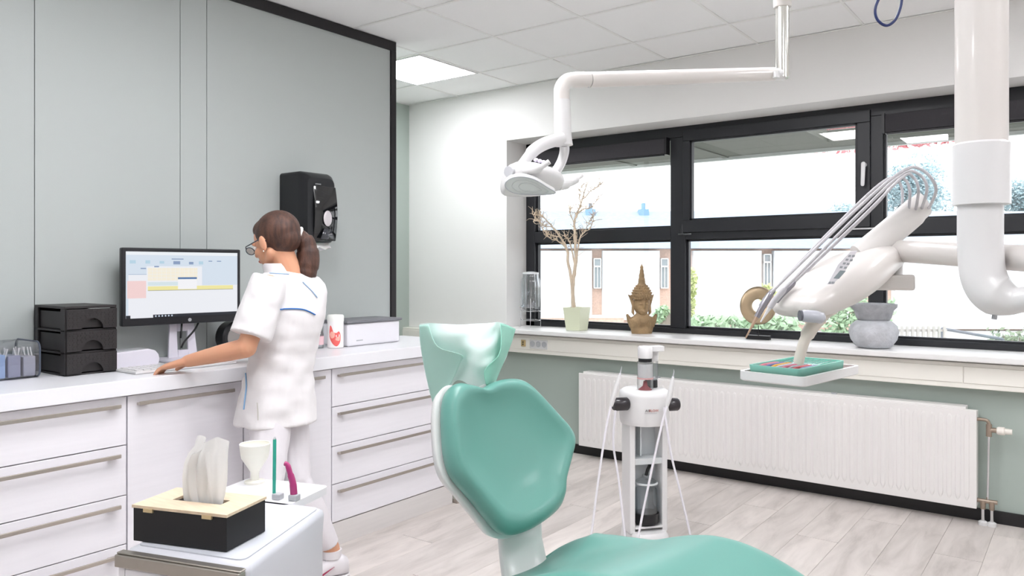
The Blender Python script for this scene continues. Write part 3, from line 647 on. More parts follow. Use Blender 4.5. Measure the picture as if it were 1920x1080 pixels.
m = MB(); dish(m, [(.90, -.052), (.975, -.045), (.995, -.03), (1.0, -.016), (.992, .0), (.965, .016), (.94, .024), (.91, .0265), (.86, .022), (.8, .014), (.65, .006), (.5, .002), (.3, .0), (.1, -.001)])
m.build('backrest_cushion', teal, ch, smooth=80)
m = MB(); m.rings([ringp(.93, -.05, dx=-.002), ringp(1.01, -.045, dx=-.004), ringp(1.025, -.05, dx=-.006), ringp(1.0, -.075, dx=-.008), ringp(.85, -.095, dx=-.004), ringp(.3, -.105)]); m.build('backrest_shell', shellm, ch, smooth=80)
# lower back support column
S0 = at(981, 1003, 2.14)
R = []
for (u, v, d, w, th) in ((976, 968, 2.19, .062, .02), (975, 1010, 2.17, .064, .022), (981, 1050, 2.15, .067, .024), (988, 1085, 2.12, .07, .026), (1000, 1140, 2.05, .085, .035), (1030, 1200, 1.98, .10, .04)):
    c = at(u, v, d); e1 = rdh(.93, .37).normalized(); e2 = rdh(.37, -.93).normalized()
    R.append([c+e1*(w*math.copysign(abs(math.cos(a))**.6, math.cos(a)))+e2*(th*math.copysign(abs(math.sin(a))**.6, math.sin(a))) for a in [2*PI*k/24 for k in range(24)]])
m = MB(); m.rings(R); m.build('back_support', shellm, ch, smooth=80)
# headrest under the bib
hp = cen+tt*.33-nn*.03
m = MB(); m.tube([cen+tt*.12-nn*.075, cen+tt*.36-nn*.08], .016, 12, flat=.5); m.build('headrest_bar', chrome, ch)
hc = at(885, 655, 2.40); m = MB(); m.ell(hc, (lat*.125, nn*.035, tt*.075), 24, 12); m.build('headrest_cushion', teal, ch, smooth=80)
# seat
sf_ = rdh(.6, -.8).normalized(); sl = rdh(.8, .6).normalized(); SO = CP+rdh(.03, 2.05)-UP*CAMH
zs = [(-.06, .545), (0, .55), (.06, .565), (.15, .613), (.3, .684), (.42, .729), (.52, .748), (.62, .742), (.72, .72), (.85, .668), (1.0, .60), (1.12, .55)]
def zt_(s):
    for (a, b), (c_, d_) in zip(zs, zs[1:]):
        if a <= s <= c_: t = (s-a)/(c_-a); t = t*t*(3-2*t) if False else t; return b+(d_-b)*t
    return zs[-1][1]
zsm = spline([(a, b, 0) for a, b in zs], 5)
R = []; NL = 20
for i, p in enumerate(zsm):
    s, z = p.x, p.y; end = min(1, (s+.06)/.05, (1.12-s)/.06); end = max(end, .0)**.5
    w = .232*(.55+.45*end) if s > .5 else .236*(.8+.2*end)
    if s > .6: w *= 1-.12*(s-.6)/.5
    lift0 = .105*max(0, 1-abs(s-.05)/.24)   # bucket flare at the rear corners
    row = []
    for k in range(NL+1):
        a = -1+2*k/NL; x = w*math.sin(a*PI/2)**1 if False else w*a
        e = abs(a); lift = lift0*(1 if a > 0 else .15); zz = z-.012*(1-e*e)-.05*max(0, (e-.8)/.2)**2+lift*e**2.5-.02*(1-end)
        row.append(SO+sf_*s+sl*x+UP*zz)
    for k in range(NL, -1, -4):
        a = -1+2*k/NL; row.append(SO+sf_*s+sl*(w*.9*a)+UP*(z-.09))
    R.append(row)
m = MB(); m.rings(R); m.build('seat_cushion', teal, ch, smooth=80, mods=[('SUBSURF', {'levels': 1, 'render_levels': 1})])
R = []
for s, w, z0, z1 in ((-.05, .16, .40, .455), (.1, .19, .36, .50), (.4, .19, .40, .59), (.7, .17, .44, .57), (1.05, .14, .42, .455)):
    R.append([SO+sf_*s+sl*x+UP*z for x, z in rrect(-w, w, z0, z1, .03, 3)])
m = MB(); m.rings(R); m.build('seat_shell', shellm, ch, smooth=80)
m = MB(); bc = SO+sf_*.3
R = []
for z, a, b in ((.05, .12, .19), (.2, .10, .15), (.4, .12, .17)): R.append([bc+UP*z+sl*(a*math.cos(t))+sf_*(b*math.sin(t)) for t in [2*PI*k/24 for k in range(24)]])
m.rings(R); m.build('pedestal', shellm, ch, smooth=80)
m = MB(); m.rings([[bc+UP*z+sl*(x*s)+sf_*(y*s+.05) for x, y in rrect(-.24, .24, -.42, .42, .12, 5)] for z, s in ((.001, 1), (.04, 1), (.055, .96))]); m.build('base_plate', shellm, ch)
# bib cover
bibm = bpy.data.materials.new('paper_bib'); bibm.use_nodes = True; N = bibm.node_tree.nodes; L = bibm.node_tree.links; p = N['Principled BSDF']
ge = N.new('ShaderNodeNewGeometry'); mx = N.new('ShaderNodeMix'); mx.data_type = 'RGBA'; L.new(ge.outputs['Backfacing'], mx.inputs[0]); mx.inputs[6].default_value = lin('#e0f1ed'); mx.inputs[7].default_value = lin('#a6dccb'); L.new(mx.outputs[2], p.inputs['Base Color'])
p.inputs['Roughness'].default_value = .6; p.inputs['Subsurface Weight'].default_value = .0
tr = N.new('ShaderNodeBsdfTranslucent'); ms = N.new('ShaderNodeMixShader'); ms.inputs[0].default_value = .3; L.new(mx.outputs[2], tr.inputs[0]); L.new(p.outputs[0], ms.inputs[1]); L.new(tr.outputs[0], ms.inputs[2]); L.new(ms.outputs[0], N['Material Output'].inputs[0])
G = [[(787, 607, 2.36), (815, 606, 2.30), (850, 608, 2.27), (890, 607, 2.27), (925, 605, 2.29), (940, 605, 2.33), (966, 617, 2.42)],
     [(788, 640, 2.38), (818, 633, 2.29), (852, 628, 2.24), (890, 628, 2.23), (925, 628, 2.25), (941, 632, 2.29), (960, 640, 2.42)],
     [(792, 672, 2.40), (822, 660, 2.31), (858, 655, 2.25), (890, 655, 2.20), (922, 655, 2.22), (936, 662, 2.27), (952, 663, 2.41)],
     [(800, 712, 2.41), (828, 690, 2.33), (862, 667, 2.28), (886, 680, 2.20), (915, 680, 2.20), (930, 685, 2.25), (941, 688, 2.38)],
     [(806, 738, 2.42), (834, 715, 2.35), (863, 690, 2.31), (884, 702, 2.22), (910, 700, 2.20), (924, 705, 2.22), (934, 704, 2.32)],
     [(813, 757, 2.42), (838, 735, 2.36), (858, 713, 2.33), (882, 724, 2.25), (905, 730, 2.22), (917, 724, 2.22), (928, 716, 2.26)]]
GP = [[at(*q) for q in row] for row in G]
rows = [spline(row, 6) for row in GP]; cols_ = [spline([rows[i][j] for i in range(len(rows))], 6) for j in range(len(rows[0]))]
m = MB(); nj = len(cols_); ni = len(cols_[0])
for j in range(nj):
    for i in range(ni):
        p = cols_[j][i]; m.v.append(p+nn*(.004*math.sin(i*.7+j*.55)*math.sin(j*.33)))
for j in range(nj-1):
    for i in range(ni-1): m.f.append((j*ni+i, j*ni+i+1, (j+1)*ni+i+1, (j+1)*ni+i)); m.mi.append(0)
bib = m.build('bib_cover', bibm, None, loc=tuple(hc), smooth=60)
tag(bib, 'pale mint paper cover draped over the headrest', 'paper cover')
bm = bmesh.new(); bm.from_mesh(bib.data); bm.faces.ensure_lookup_table()
if sum(((CP-(bib.location+f.calc_center_median())).dot(f.normal) for f in bm.faces)) < 0: bmesh.ops.reverse_faces(bm, faces=bm.faces)
bm.to_mesh(bib.data); bm.free()
WM[bib] = Matrix.Translation(bib.location)
def patch(name, rows_, c):
    P = [[at(*q) for q in r] for r in rows_]; P = [spline(r, 5) for r in P]; C_ = [spline([P[i][j] for i in range(len(P))], 5) for j in range(len(P[0]))]
    m = MB(); nj, ni = len(C_), len(C_[0]); m.v = [p for c_ in C_ for p in c_]
    for j in range(nj-1):
        for i in range(ni-1): m.f.append((j*ni+i, j*ni+i+1, (j+1)*ni+i+1, (j+1)*ni+i)); m.mi.append(0)
    mm = mat(name, c, .6); N = mm.node_tree.nodes; L = mm.node_tree.links; tr = N.new('ShaderNodeBsdfTranslucent'); ms = N.new('ShaderNodeMixShader'); ms.inputs[0].default_value = .2; tr.inputs[0].default_value = lin(c); L.new(N['Principled BSDF'].outputs[0], ms.inputs[1]); L.new(tr.outputs[0], ms.inputs[2]); L.new(ms.outputs[0], N['Material Output'].inputs[0])
    o = m.build(name, mm, bib, smooth=60, mods=[('SOLIDIFY', {'thickness': .0012})]); return o
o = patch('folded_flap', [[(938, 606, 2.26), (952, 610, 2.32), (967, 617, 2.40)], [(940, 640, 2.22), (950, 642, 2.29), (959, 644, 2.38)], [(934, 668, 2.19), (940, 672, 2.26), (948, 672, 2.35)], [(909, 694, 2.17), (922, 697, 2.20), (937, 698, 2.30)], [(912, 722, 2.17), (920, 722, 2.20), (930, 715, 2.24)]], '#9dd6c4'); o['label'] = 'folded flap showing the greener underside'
o = patch('side_fold_shade', [[(786, 610, 2.32), (794, 609, 2.30), (803, 608, 2.285)], [(788, 645, 2.34), (806, 642, 2.29), (820, 650, 2.25)], [(796, 690, 2.36), (824, 672, 2.28), (866, 666, 2.20)], [(805, 730, 2.37), (832, 705, 2.29), (862, 682, 2.23)], [(812, 758, 2.37), (828, 742, 2.32), (846, 718, 2.26)]], '#b9e0d5'); o['label'] = 'hanging side of the paper cover with its shade painted in'  # darker mint overlay: shade of the hanging side put into its colour
# ---------------------------------------------------------------- instrument cart with tissue box (front left)
AC = math.radians(17.4); C0 = onz(222, 1027, .712); ca1 = V((math.cos(AC), math.sin(AC), 0)); ca2 = V((-math.sin(AC), math.cos(AC), 0))
ct = thing('instrument_cart', 'white dental cart with a steel front rail below the tissue box', 'cart', (C0.x, C0.y, 0))
K = frame(V((C0.x, C0.y, 0)), ca1, ca2, UP); cw, cdp, chz = .342, .425, .71
m = MB(K); R = []
def tap(P): return [(cw/2+(x-cw/2)*(1-.42*max(0, y-.03)/cdp), y) for x, y in P]
for z, g in ((.06, .004), (.64, .004), (.69, .0), (.703, .004), (chz, .016)): R.append([(x, y, z) for x, y in tap(rrect(.002+g, cw-g, .012+g, cdp-g, .02, 4))])
m.rings(R); m.build('body', mat('cart_white', '#cccdd4', .35, coat=.2), ct, smooth=50)
m = MB(K); m.rings([[(x, y, z) for x, y in tap(rrect(.02, cw-.02, .03, cdp-.02, .02, 3))] for z in (chz, chz+.003)]); m.build('top_mat', mat('pale_grey_mat', '#c9ccd3', .45), ct)
m = MB(K); m.box((.0, -.012, .672), (cw, .012, .700)); m.box((.0, -.006, .700), (cw, .014, .7045)); m.build('front_rail', mat('satin_steel', '#aaa49c', .35, .9), ct, bev=.003)
for k in range(3):
    z1 = .668-k*.2; m = MB(K); m.box((.02, -.002, z1-.19), (cw-.02, .014, z1)); m.build('drawer', white_lac, ct, bev=.004)
m = MB(K); m.box((.0, -.0, .06), (.018, .014, .668)); m.box((cw-.018, -.0, .06), (cw, .014, .668)); m.build('front_frame', white_lac, ct, bev=.002)
for i, (x, y) in enumerate(((.05, .06), (cw-.05, .06), (.10, cdp-.06), (cw-.10, cdp-.06))):
    m = MB(K); m.cyl((x-.012, y, .03), (x+.012, y, .03), .0295, n=20); m.box((x-.014, y-.008, .03), (x+.014, y+.008, .062)); m.build('castor', grey_plastic, ct)
# tissue box
AB = math.radians(19.7); B0 = onz(247, 1014, chz+.004); b1 = V((math.cos(AB), math.sin(AB), 0)); b2 = V((-math.sin(AB), math.cos(AB), 0)); KB = frame(B0, b1, b2, UP); bw, bd, bh = .262, .15, .078
tb = thing('tissue_box', 'black tissue box with a pale wooden lid standing on the white cart', 'tissue box', B0)
MB(KB).box((.002, .002, 0), (bw-.002, bd-.002, bh)).build('box_body', mat('matt_black_wood', '#121114', .55), tb, bev=.0015, seg=1)
lidm = mat('pale_pine_lid', '#e0cbb0', .5, noise=.18, nscale=6, stretch=(2, 18, 2))
m = MB(KB); out = rrect(0, bw, 0, bd, .003, 2); slot = [(bw*.5+.068*math.cos(a), bd*.52+.017*math.sin(a)) for a in [2*PI*k/36 for k in range(36)]]
m.box((0, 0, bh), (bw, bd*.52-.017, bh+.0065)); m.box((0, bd*.52+.017, bh), (bw, bd, bh+.0065)); m.box((0, bd*.52-.017, bh), (bw*.5-.068, bd*.52+.017, bh+.0065)); m.box((bw*.5+.068, bd*.52-.017, bh), (bw, bd*.52+.017, bh+.0065))
m.build('lid', lidm, tb, smooth=0)
for x in (.035, bw-.065):
    m = MB(KB); m.box((x, -.003, bh-.007), (x+.026, .0025, bh+.001)); m.build('hinge', mat('gold_hinge', '#d8c39a', .3, .8), tb)
m = MB(KB); m.box((.05, .04, bh-.012), (bw-.05, bd-.04, bh-.008)); m.build('inner_tissues', paper, tb)
tsm = mat('tissue_paper', '#e6e4e2', .95, bump=.1, bscale=40); 
N = tsm.node_tree.nodes; L = tsm.node_tree.links; tr = N.new('ShaderNodeBsdfTranslucent'); ms = N.new('ShaderNodeMixShader'); ms.inputs[0].default_value = .35; tr.inputs[0].default_value = (.9, .9, .88, 1)
L.new(N['Principled BSDF'].outputs[0], ms.inputs[1]); L.new(tr.outputs[0], ms.inputs[2]); L.new(ms.outputs[0], N['Material Output'].inputs[0])
def tissue(name, prof, ph, y0, amp):
    m = MB(KB); nu, nv = 40, len(prof); 
    for i, (z, xa, xb) in enumerate(prof):
        for j in range(nu+1):
            t = j/nu; x = xa+(xb-xa)*t; hgt = i/(nv-1)
            y = y0+amp*(.25+hgt)*(math.sin(t*9+ph)+.5*math.sin(t*19+ph*2+hgt*2))*.5+.02*hgt*math.sin(ph)
            zz = z+(.006*math.sin(t*11+ph) if i == nv-1 else 0); m.v.append(m.M @ V((x, y, zz)))
    for i in range(nv-1):
        for j in range(nu): m.f.append((i*(nu+1)+j, i*(nu+1)+j+1, (i+1)*(nu+1)+j+1, (i+1)*(nu+1)+j)); m.mi.append(0)
    return m
tp = tissue('tissue', [(bh-.006, .08, .188), (bh+.025, .072, .196), (bh+.055, .068, .2), (bh+.085, .07, .2), (bh+.11, .08, .2), (bh+.13, .098, .2), (bh+.15, .104, .199)], .6, bd*.52, .02)
to = tp.build('tissue', tsm, None, loc=tuple(B0+b1*.13+UP*.08), smooth=70); tag(to, 'white paper tissue sticking up out of the tissue box', 'tissue')
tp = tissue('tissue_fold', [(bh-.006, .09, .175), (bh+.025, .082, .17), (bh+.06, .078, .165), (bh+.095, .084, .16), (bh+.12, .10, .155)], 2.4, bd*.52-.006, .022)
WM[to] = Matrix.Translation(to.location); tp.build('fold', tsm, to, smooth=70)
Ki = K.inverted(); q1_ = Ki @ onz(478, 905, chz+.003); q2_ = Ki @ onz(552, 938, chz+.003)
m = MB(K); m.rings([[(x, y, z) for x, y in rrect(q1_.x-.05, q2_.x+.012, cdp-.03, q1_.y+.045, .02, 4)] for z in (chz-.018, chz+.003)]); m.build('holder_shelf', mat('shelf_white', '#e9e9ec', .35), ct)
# cup and tools in holders
def ctop(u, v): return onz(u, v, chz+.003)
cpz = ctop(478, 905); cu = thing('funnel_cup', 'cream funnel shaped cup behind the tissue box on the cart', 'cup', (cpz.x, cpz.y, chz+.003))
cz0 = chz+.003; d_ = (cpz-CP).dot(FW)
topz = CAMH+(HOR-832)/FPX*d_
m = MB(); m.lathe([(.03, cz0), (.03, cz0+.006), (.012, cz0+.010), (.0125, topz-.084), (.018, topz-.074), (.033, topz-.05), (.0385, topz-.042), (.041, topz-.03), (.0445, topz), (.0425, topz), (.0385, topz-.035), (.032, topz-.045), (.01, topz-.068)], (cpz.x, cpz.y, 0), 32)
m.build('bowl', mat('cream_plastic_cup', '#eeece2', .4), cu, smooth=60)
tl = MB(); tl.tube([V((cpz.x+.0432*math.cos(a), cpz.y+.0432*math.sin(a), topz)) for a in [2*PI*k/32 for k in range(32)]], .0016, 6, closed=True); tl.build('rim', mat('cream_rim', '#f4f2ea', .35), cu)
def tool(u0, v0, label, name, cat, col, path, rad, du, dv):
    b = ctop(u0, v0); t = thing(name, label, cat, b); d = (b-CP).dot(FW)
    KK = frame(b, ca1, ca2, UP)
    MB(KK).box((-.013, -.012, 0), (.013, .012, .017)).build('holder', mat(name+'_holder', '#b3b4b8', .45), t, bev=.003)
    P = [at(u, v, d) for u, v in path]; m = MB(); m.tube(spline(P, 5), rad if not isinstance(rad, list) else [rad[min(int(k/5), len(rad)-1)] for k in range(5*(len(P)-1)+1)], 12); m.build('handle', mat(name+'_col', col, .35, coat=.3), t, smooth=60)
    return t, d
t, d = tool(521, 936, 'slim teal syringe standing in a grey holder beside the tissue box', 'syringe', 'syringe', '#2fa893', [(514, 925), (514.5, 880), (515, 824)], .0048, 0, 0)
m = MB(); m.tube([at(515, 824, d), at(515.3, 819, d)], [.0045, .002], 10); m.build('tip', clear2, t)
t, d = tool(552, 938, 'magenta angled instrument handle in a grey holder at the cart edge', 'polisher_handle', 'instrument', '#a8316f', [(551, 926), (549, 905), (544, 888), (539, 872), (533, 869)], [.010, .0092, .0075, .0065, .005], 0, 0)
# ---------------------------------------------------------------- ceiling post and delivery arm (right)
post = thing('delivery_unit', 'white dental delivery unit with instrument head and tray on the thick ceiling post', 'dental unit', (at(1840, 500, 1.9).x, at(1840, 500, 1.9).y, CZ))
pc = at(1840, 500, 1.9); px_, py_ = pc.x, pc.y
def zat(v, d): return CAMH+(HOR-v)/FPX*d
m = MB(); m.lathe([(.0575, CZ-.001), (.0575, zat(270, 1.9))], (px_, py_, 0), 40); m.build('upper_tube', cream_plastic, post)
m = MB(); m.lathe([(.10, CZ-.001), (.10, CZ-.03), (.06, CZ-.04)], (px_, py_, 0), 40); m.build('ceiling_plate', white_plastic, post)
m = MB(); m.lathe([(.0575, zat(268, 1.9)), (.0625, zat(272, 1.9)), (.0625, zat(384, 1.9)), (.052, zat(386, 1.9))], (px_, py_, 0), 40); m.build('collar', white_plastic, post)
pth = [at(1838, 380, 1.9), at(1838, 460, 1.9), at(1843, 515, 1.89), at(1861, 548, 1.87), at(1895, 562, 1.84), at(1935, 560, 1.80), at(2010, 552, 1.72)]
m = MB(); sp_ = spline(pth, 6); m.tube(sp_, [.050 if i < 20 else max(.030, .050-.003*(i-20)) for i in range(len(sp_))], 28); m.build('elbow_tube', white_plastic, post, smooth=80)
m = MB(); m.cyl(at(1866, 585, 1.86), at(1864, 599, 1.86), .006, n=10); m.build('drain_screw', grey_plastic, post)
# vertical joint at the far right and the upper arm coming back left
j0 = at(2010, 552, 1.72)
m = MB(); m.cyl(j0-UP*.04, j0+UP*.16, .036, n=28); m.build('arm_joint', white_plastic, post)
m = MB(); m.cyl(at(1925, 552, 1.80), at(1885, 540, 1.86), .006, n=8); m.build('joint_cover', chrome, post)
aa = [at(1655, 470, 2.32), at(1690, 471, 2.28), at(1760, 475, 2.17), at(1840, 480, 2.03), at(1920, 484, 1.86), at(2010, 488, 1.72)]
m = MB(); m.tube(spline(aa, 4), .0325, 24, flat=1.0); m.build('spring_arm', cream_plastic, post, smooth=80)
m = MB(); m.cyl(at(1681, 478, 2.30), at(1681, 515, 2.30), .0175, n=24); m.build('head_pivot', white_plastic, post)
bmx = frame(at(1660, 526, 2.30), rdh(.93, -.37).normalized(), rdh(.37, .93).normalized(), UP)
m = MB(bmx); m.box((-.09, -.05, -.028), (.075, .05, .018)); m.build('pivot_block', cream_plastic, post, bev=.008, seg=3)
# head body
ax = rdh(.86, .5).normalized(); lb = rdh(.5, -.86).normalized()
secs = [(1482, 588, 2.16, .05, .012), (1488, 580, 2.165, .085, .030), (1510, 565, 2.18, .105, .046), (1545, 545, 2.2, .112, .055), (1585, 520, 2.235, .105, .060), (1620, 500, 2.265, .085, .056), (1650, 487, 2.295, .06, .046), (1675, 480, 2.32, .04, .034), (1688, 478, 2.335, .02, .02)]
R = []
for i, (u, v, d, w, h) in enumerate(secs):
    c = at(u, v, d); a0 = at(*secs[max(i-1, 0)][:3]); a1 = at(*secs[min(i+1, len(secs)-1)][:3]); tg = (a1-a0).normalized(); nu_ = lb.cross(tg).normalized(); nu_ = nu_ if nu_.z > 0 else -nu_
    R.append([c+lb*(w*math.copysign(abs(math.cos(t))**.75, math.cos(t)))+nu_*(h*math.copysign(abs(math.sin(t))**.75, math.sin(t))) for t in [2*PI*k/32 for k in range(32)]])
m = MB(); m.rings(R); m.build('head_body', cream_plastic, post, smooth=80, mods=[('SUBSURF', {'levels': 1, 'render_levels': 1})])
# display strip on the head flank
dpn = [(1552, 532), (1562, 533), (1582, 512), (1598, 486), (1608, 470), (1594, 472), (1572, 495)]
dd = 2.105
dpl = [at(u, v, dd+(u-1580)*.0011) for u, v in dpn]
m = MB(); m.prism(dpl, lb*-.012); dsp = m.build('display_panel', mat('display_panel_white', '#e6e5ea', .3), post, smooth=0)
def dq(pts_, name, c):
    m = MB(); m.prism([at(u, v, dd-.0015+(u-1580)*.0011) for u, v in pts_], lb*-.003); m.build(name, mat(name+str(len(bpy.data.materials)), c, .4), dsp, smooth=0)
dq([(1563, 522), (1573, 523), (1586, 508), (1576, 507)], 'screen', '#8e9a9f')
for (u, v) in ((1577, 501), (1585, 502), (1583, 494), (1590, 495), (1588, 487), (1596, 488), (1593, 480), (1600, 480), (1556, 530), (1562, 530)): dq([(u-2.5, v+1.8), (u+2, v+2), (u+3.5, v-1.8), (u-1, v-2)], 'button', '#9fa3a9')
# handle
m = MB(); m.tube([at(1502, 592, 2.06), at(1506, 592, 2.06), at(1530, 594, 2.055), at(1543, 597, 2.05), at(1546, 598, 2.05)], [.012, .0165, .0165, .015, .008], 20); m.build('head_handle', mat('handle_grey', '#aeb0b8', .3, coat=.4), post, smooth=70)
m = MB(); m.tube([at(1499, 592, 2.06), at(1503, 592, 2.06)], .0145, 20); m.build('handle_cap', mat('dark_grey_cap', '#5c5e66', .4), post)
# hose rail (whip arm cover)
m = MB(); m.tube(spline([at(1610, 485, 2.25), at(1650, 452, 2.28), at(1700, 410, 2.30), at(1732, 382, 2.32)], 5), [.022]*13+[.02]*3, 20, flat=2.0); m.build('hose_rail', mat('rail_white', '#dddad7', .35), post, smooth=70)
# five instruments on arching hoses
hosem = mat('instrument_hose', '#bdbbbf', .4); met = mat('instrument_metal', '#8f8d94', .3, .7)
ins = [((1398, 634), (1428, 578), (1446, 548), (1600, 398), (1690, 322), (1728, 318), (1755, 352), (1742, 390), 2.06),
       ((1426, 604), (1450, 566), (1472, 540), (1610, 402), (1690, 327), (1722, 326), (1738, 352), (1728, 392), 2.12),
       ((1438, 588), (1462, 556), (1490, 528), (1622, 402), (1692, 332), (1712, 332), (1722, 356), (1716, 398), 2.18),
       ((1456, 570), (1478, 545), (1500, 520), (1640, 386), (1680, 336), (1698, 338), (1706, 362), (1702, 408), 2.24),
       ((1414, 596), (1432, 566), (1452, 542), (1560, 430), (1650, 345), (1680, 336), (1692, 362), (1688, 418), 2.30)]
for i, (a, b, c, p1, p2, p3, p4, p5, d) in enumerate(ins):
    P = [at(*c, d), at(*p1, d), at(*p2, d+.01), at(*p3, d+.02), at(*p4, d+.02), at(*p5, 2.3)]
    m = MB(); m.tube(spline(P, 7), .0042, 10); m.build('hose', hosem, post, smooth=80)
    q0, q1, q2 = at(*a, d), at(*b, d), at(*c, d); l = q2-q1
    m = MB(); m.tube([q2, q2-l*.15, q1+l*.1, q1-(q1-q0)*.3], [.0055, .0085, .0085, .0075], 14); ob = m.build('handpiece', [met, hosem, met, hosem, met][i], post, smooth=60)
    if i in (0, 1):
        m = MB(); e = q1-(q1-q0)*.3; m.tube([e, e+(q0-e)*.5, q0], [.006, .003, .0018], 10); m.build('nozzle', mat('brass_nozzle', '#b79c86', .35, .5) if i == 0 else white_plastic, ob, smooth=60)
# tray arm and tray
m = MB(); m.tube(spline([at(1592, 553, 2.25), at(1560, 575, 2.22), at(1528, 606, 2.2), at(1508, 640, 2.2), at(1497, 680, 2.22)], 6), [.026]*8+[.022]*9+[.017]*8, 18, flat=.8); m.build('tray_arm', mat('arm_cream', '#dcd4ca', .35, coat=.2), post, smooth=80)
tzz = 1.05
T0, T1, T2 = onz(1383, 695, tzz), onz(1509, 708, tzz), onz(1613, 685, tzz); te1 = (T1-T0); te2 = (T2-T1); te2 = te2-te1*(te2.dot(te1)/te1.length_squared); tw, tl_ = te1.length, te2.length
KT = frame(T0-UP*.0, te1.normalized(), te2.normalized(), UP)
m = MB(KT); o_ = rrect(0, tw, 0, tl_, .02, 4); i_ = rrect(.01, tw-.01, .01, tl_-.01, .014, 4)
m.rings([[(x, y, -.028) for x, y in rrect(.006, tw-.006, .006, tl_-.006, .016, 4)], [(x, y, -.024) for x, y in o_], [(x, y, 0) for x, y in o_], [(x, y, 0) for x, y in i_], [(x, y, -.018) for x, y in i_]]); m.build('tray', white_plastic, post, smooth=50)
m = MB(KT); m.rings([[(x, y, z) for x, y in rrect(.012, tw-.012, .012, tl_-.012, .012, 4)] for z in (-.0178, -.013)]); m.build('tray_liner', mat('rust_red_mat', '#9c4b41', .6), post)
# turquoise cassette on the tray
turq = mat('turquoise_plastic', '#86c9b9', .4)
cas = thing('instrument_cassette', 'turquoise instrument cassette lying on the white tray', 'cassette', KT @ V((tw/2, tl_/2, -.012)))
cx0, cx1, cy0, cy1 = .02, tw-.028, .03, tl_-.055; zb = -.0125
m = MB(KT); m.rings([[(x, y, z) for x, y in rrect(a, cx1-a+cx0, cy0+a-cx0, cy1-a+cx0, .012, 3)] for a, z in ((cx0+.003, zb), (cx0, zb+.004), (cx0-.002, zb+.03), (cx0+.004, zb+.03), (cx0+.006, zb+.012))]); m.build('cassette_shell', turq, cas, smooth=50)
its = ['#d77f8e', '#6c6fa0', '#e0a73f', '#b9bcc4', '#cf6f84', '#a0a4ad', '#c94f56', '#8c8fb0']
ccs = []
for i in range(8):
    x = cx0+.018+(cx1-cx0-.036)*i/7; lab = ['pink', 'violet', 'yellow', 'silver', 'rose', 'grey', 'red', 'lilac'][i]
    y0 = cy0+.02+.006*(i % 3); y1 = cy1-.02-.008*(i % 2)
    m = MB(KT); m.tube([(x, y0, zb+.023), (x, y0+.03, zb+.024), (x, y0+.11, zb+.024), (x, y0+.13, zb+.024)], [.0025, .0055, .0055, .003], 10)
    t = thing('hand_instrument', '%s handled small dental instrument lying in the turquoise cassette' % lab, 'instrument', KT @ V((x, (y0+y1)/2, zb+.012)), group='hand instruments in the turquoise cassette')
    m.build('handle', mat('instr_%s' % lab, its[i], .4), t, smooth=60)
    m = MB(KT); m.tube([(x, y0+.128, zb+.024), (x, y0+.16, zb+.024), (x+.004, y1, zb+.028)], [.0022, .0015, .001], 8); m.build('shank', chrome, t)
# ---------------------------------------------------------------- operating light
ol = thing('operating_light', 'white dental operating light hanging from a jointed ceiling arm', 'dental lamp', (at(1466, 100, 2.9).x, at(1466, 100, 2.9).y, CZ))
q = at(1467, 100, 2.9); m = MB(); m.lathe([(.033, CZ-.001), (.033, zat(12, 2.9)), (.031, zat(14, 2.9))], (q.x, q.y, 0), 32); m.build('post_sleeve', cream_plastic, ol)
m = MB(); m.lathe([(.025, zat(14, 2.9)), (.025, zat(146, 2.9))], (q.x, q.y, 0), 32); m.build('post', mat('polished_post', '#dddcd6', .14, .75), ol)
m = MB(); m.lathe([(.06, CZ-.001), (.06, CZ-.02), (.034, CZ-.03)], (q.x, q.y, 0), 32); m.build('ceiling_plate', white_plastic, ol)
arm = [at(1462, 138, 2.9), at(1440, 139, 2.88), at(1105, 149, 2.55)]
m = MB(); m.tube([at(1450, 139, 2.89), at(1105, 149.5, 2.55)], .0255, 24); m.build('arm', cream_plastic, ol)
m = MB(); m.tube([at(1468, 139, 2.9), at(1449, 139.5, 2.885)], .022, 24); m.cyl(at(1455, 134, 2.86), at(1455, 146, 2.86), .012, n=16); m.build('arm_joint', white_plastic, ol)
m = MB(); m.tube(spline([at(1104, 149.5, 2.55), at(1080, 149.5, 2.53), at(1063, 153, 2.51), at(1054, 165, 2.5), at(1053, 185, 2.5), at(1053, 198, 2.5)], 5), .0255, 24); m.build('elbow', cream_plastic, ol, smooth=80)
m = MB(); m.tube([at(1106, 149.5, 2.548), at(1103, 149.5, 2.55)], .0262, 24); m.build('seam_ring', grey_plastic, ol)
m = MB(); m.tube([at(1054, 188, 2.5), at(1055, 255, 2.5), at(1056, 273, 2.5)], [.0268, .0285, .0315], 28); m.build('yoke_sleeve', white_plastic, ol, smooth=50)
lf_ = rdh(-.75, -.66).normalized()
m = MB(); m.tube(spline([at(1055, 260, 2.48), at(1025, 268, 2.44), at(1000, 283, 2.42), at(980, 308, 2.42), at(968, 322, 2.43)], 6), [.017]*14+[.014]*11, 16, flat=1.2); m.build('yoke_arm', white_plastic, ol, smooth=80)
m = MB(); m.tube(spline([at(1058, 268, 2.52), at(1058, 285, 2.55), at(1052, 305, 2.56), at(1040, 325, 2.55)], 6), [.016]*19, 16, flat=1.2); m.build('yoke_arm', white_plastic, ol, smooth=80)
secs = [(942, 345, 2.32, .01, .02), (946, 341, 2.33, .05, .040), (960, 337, 2.35, .075, .052), (990, 338, 2.38, .09, .048), (1020, 342, 2.42, .085, .038), (1045, 345, 2.45, .06, .026), (1053, 346, 2.46, .02, .014)]
R = []; lsd = rdh(.35, -.93, .25).normalized(); 
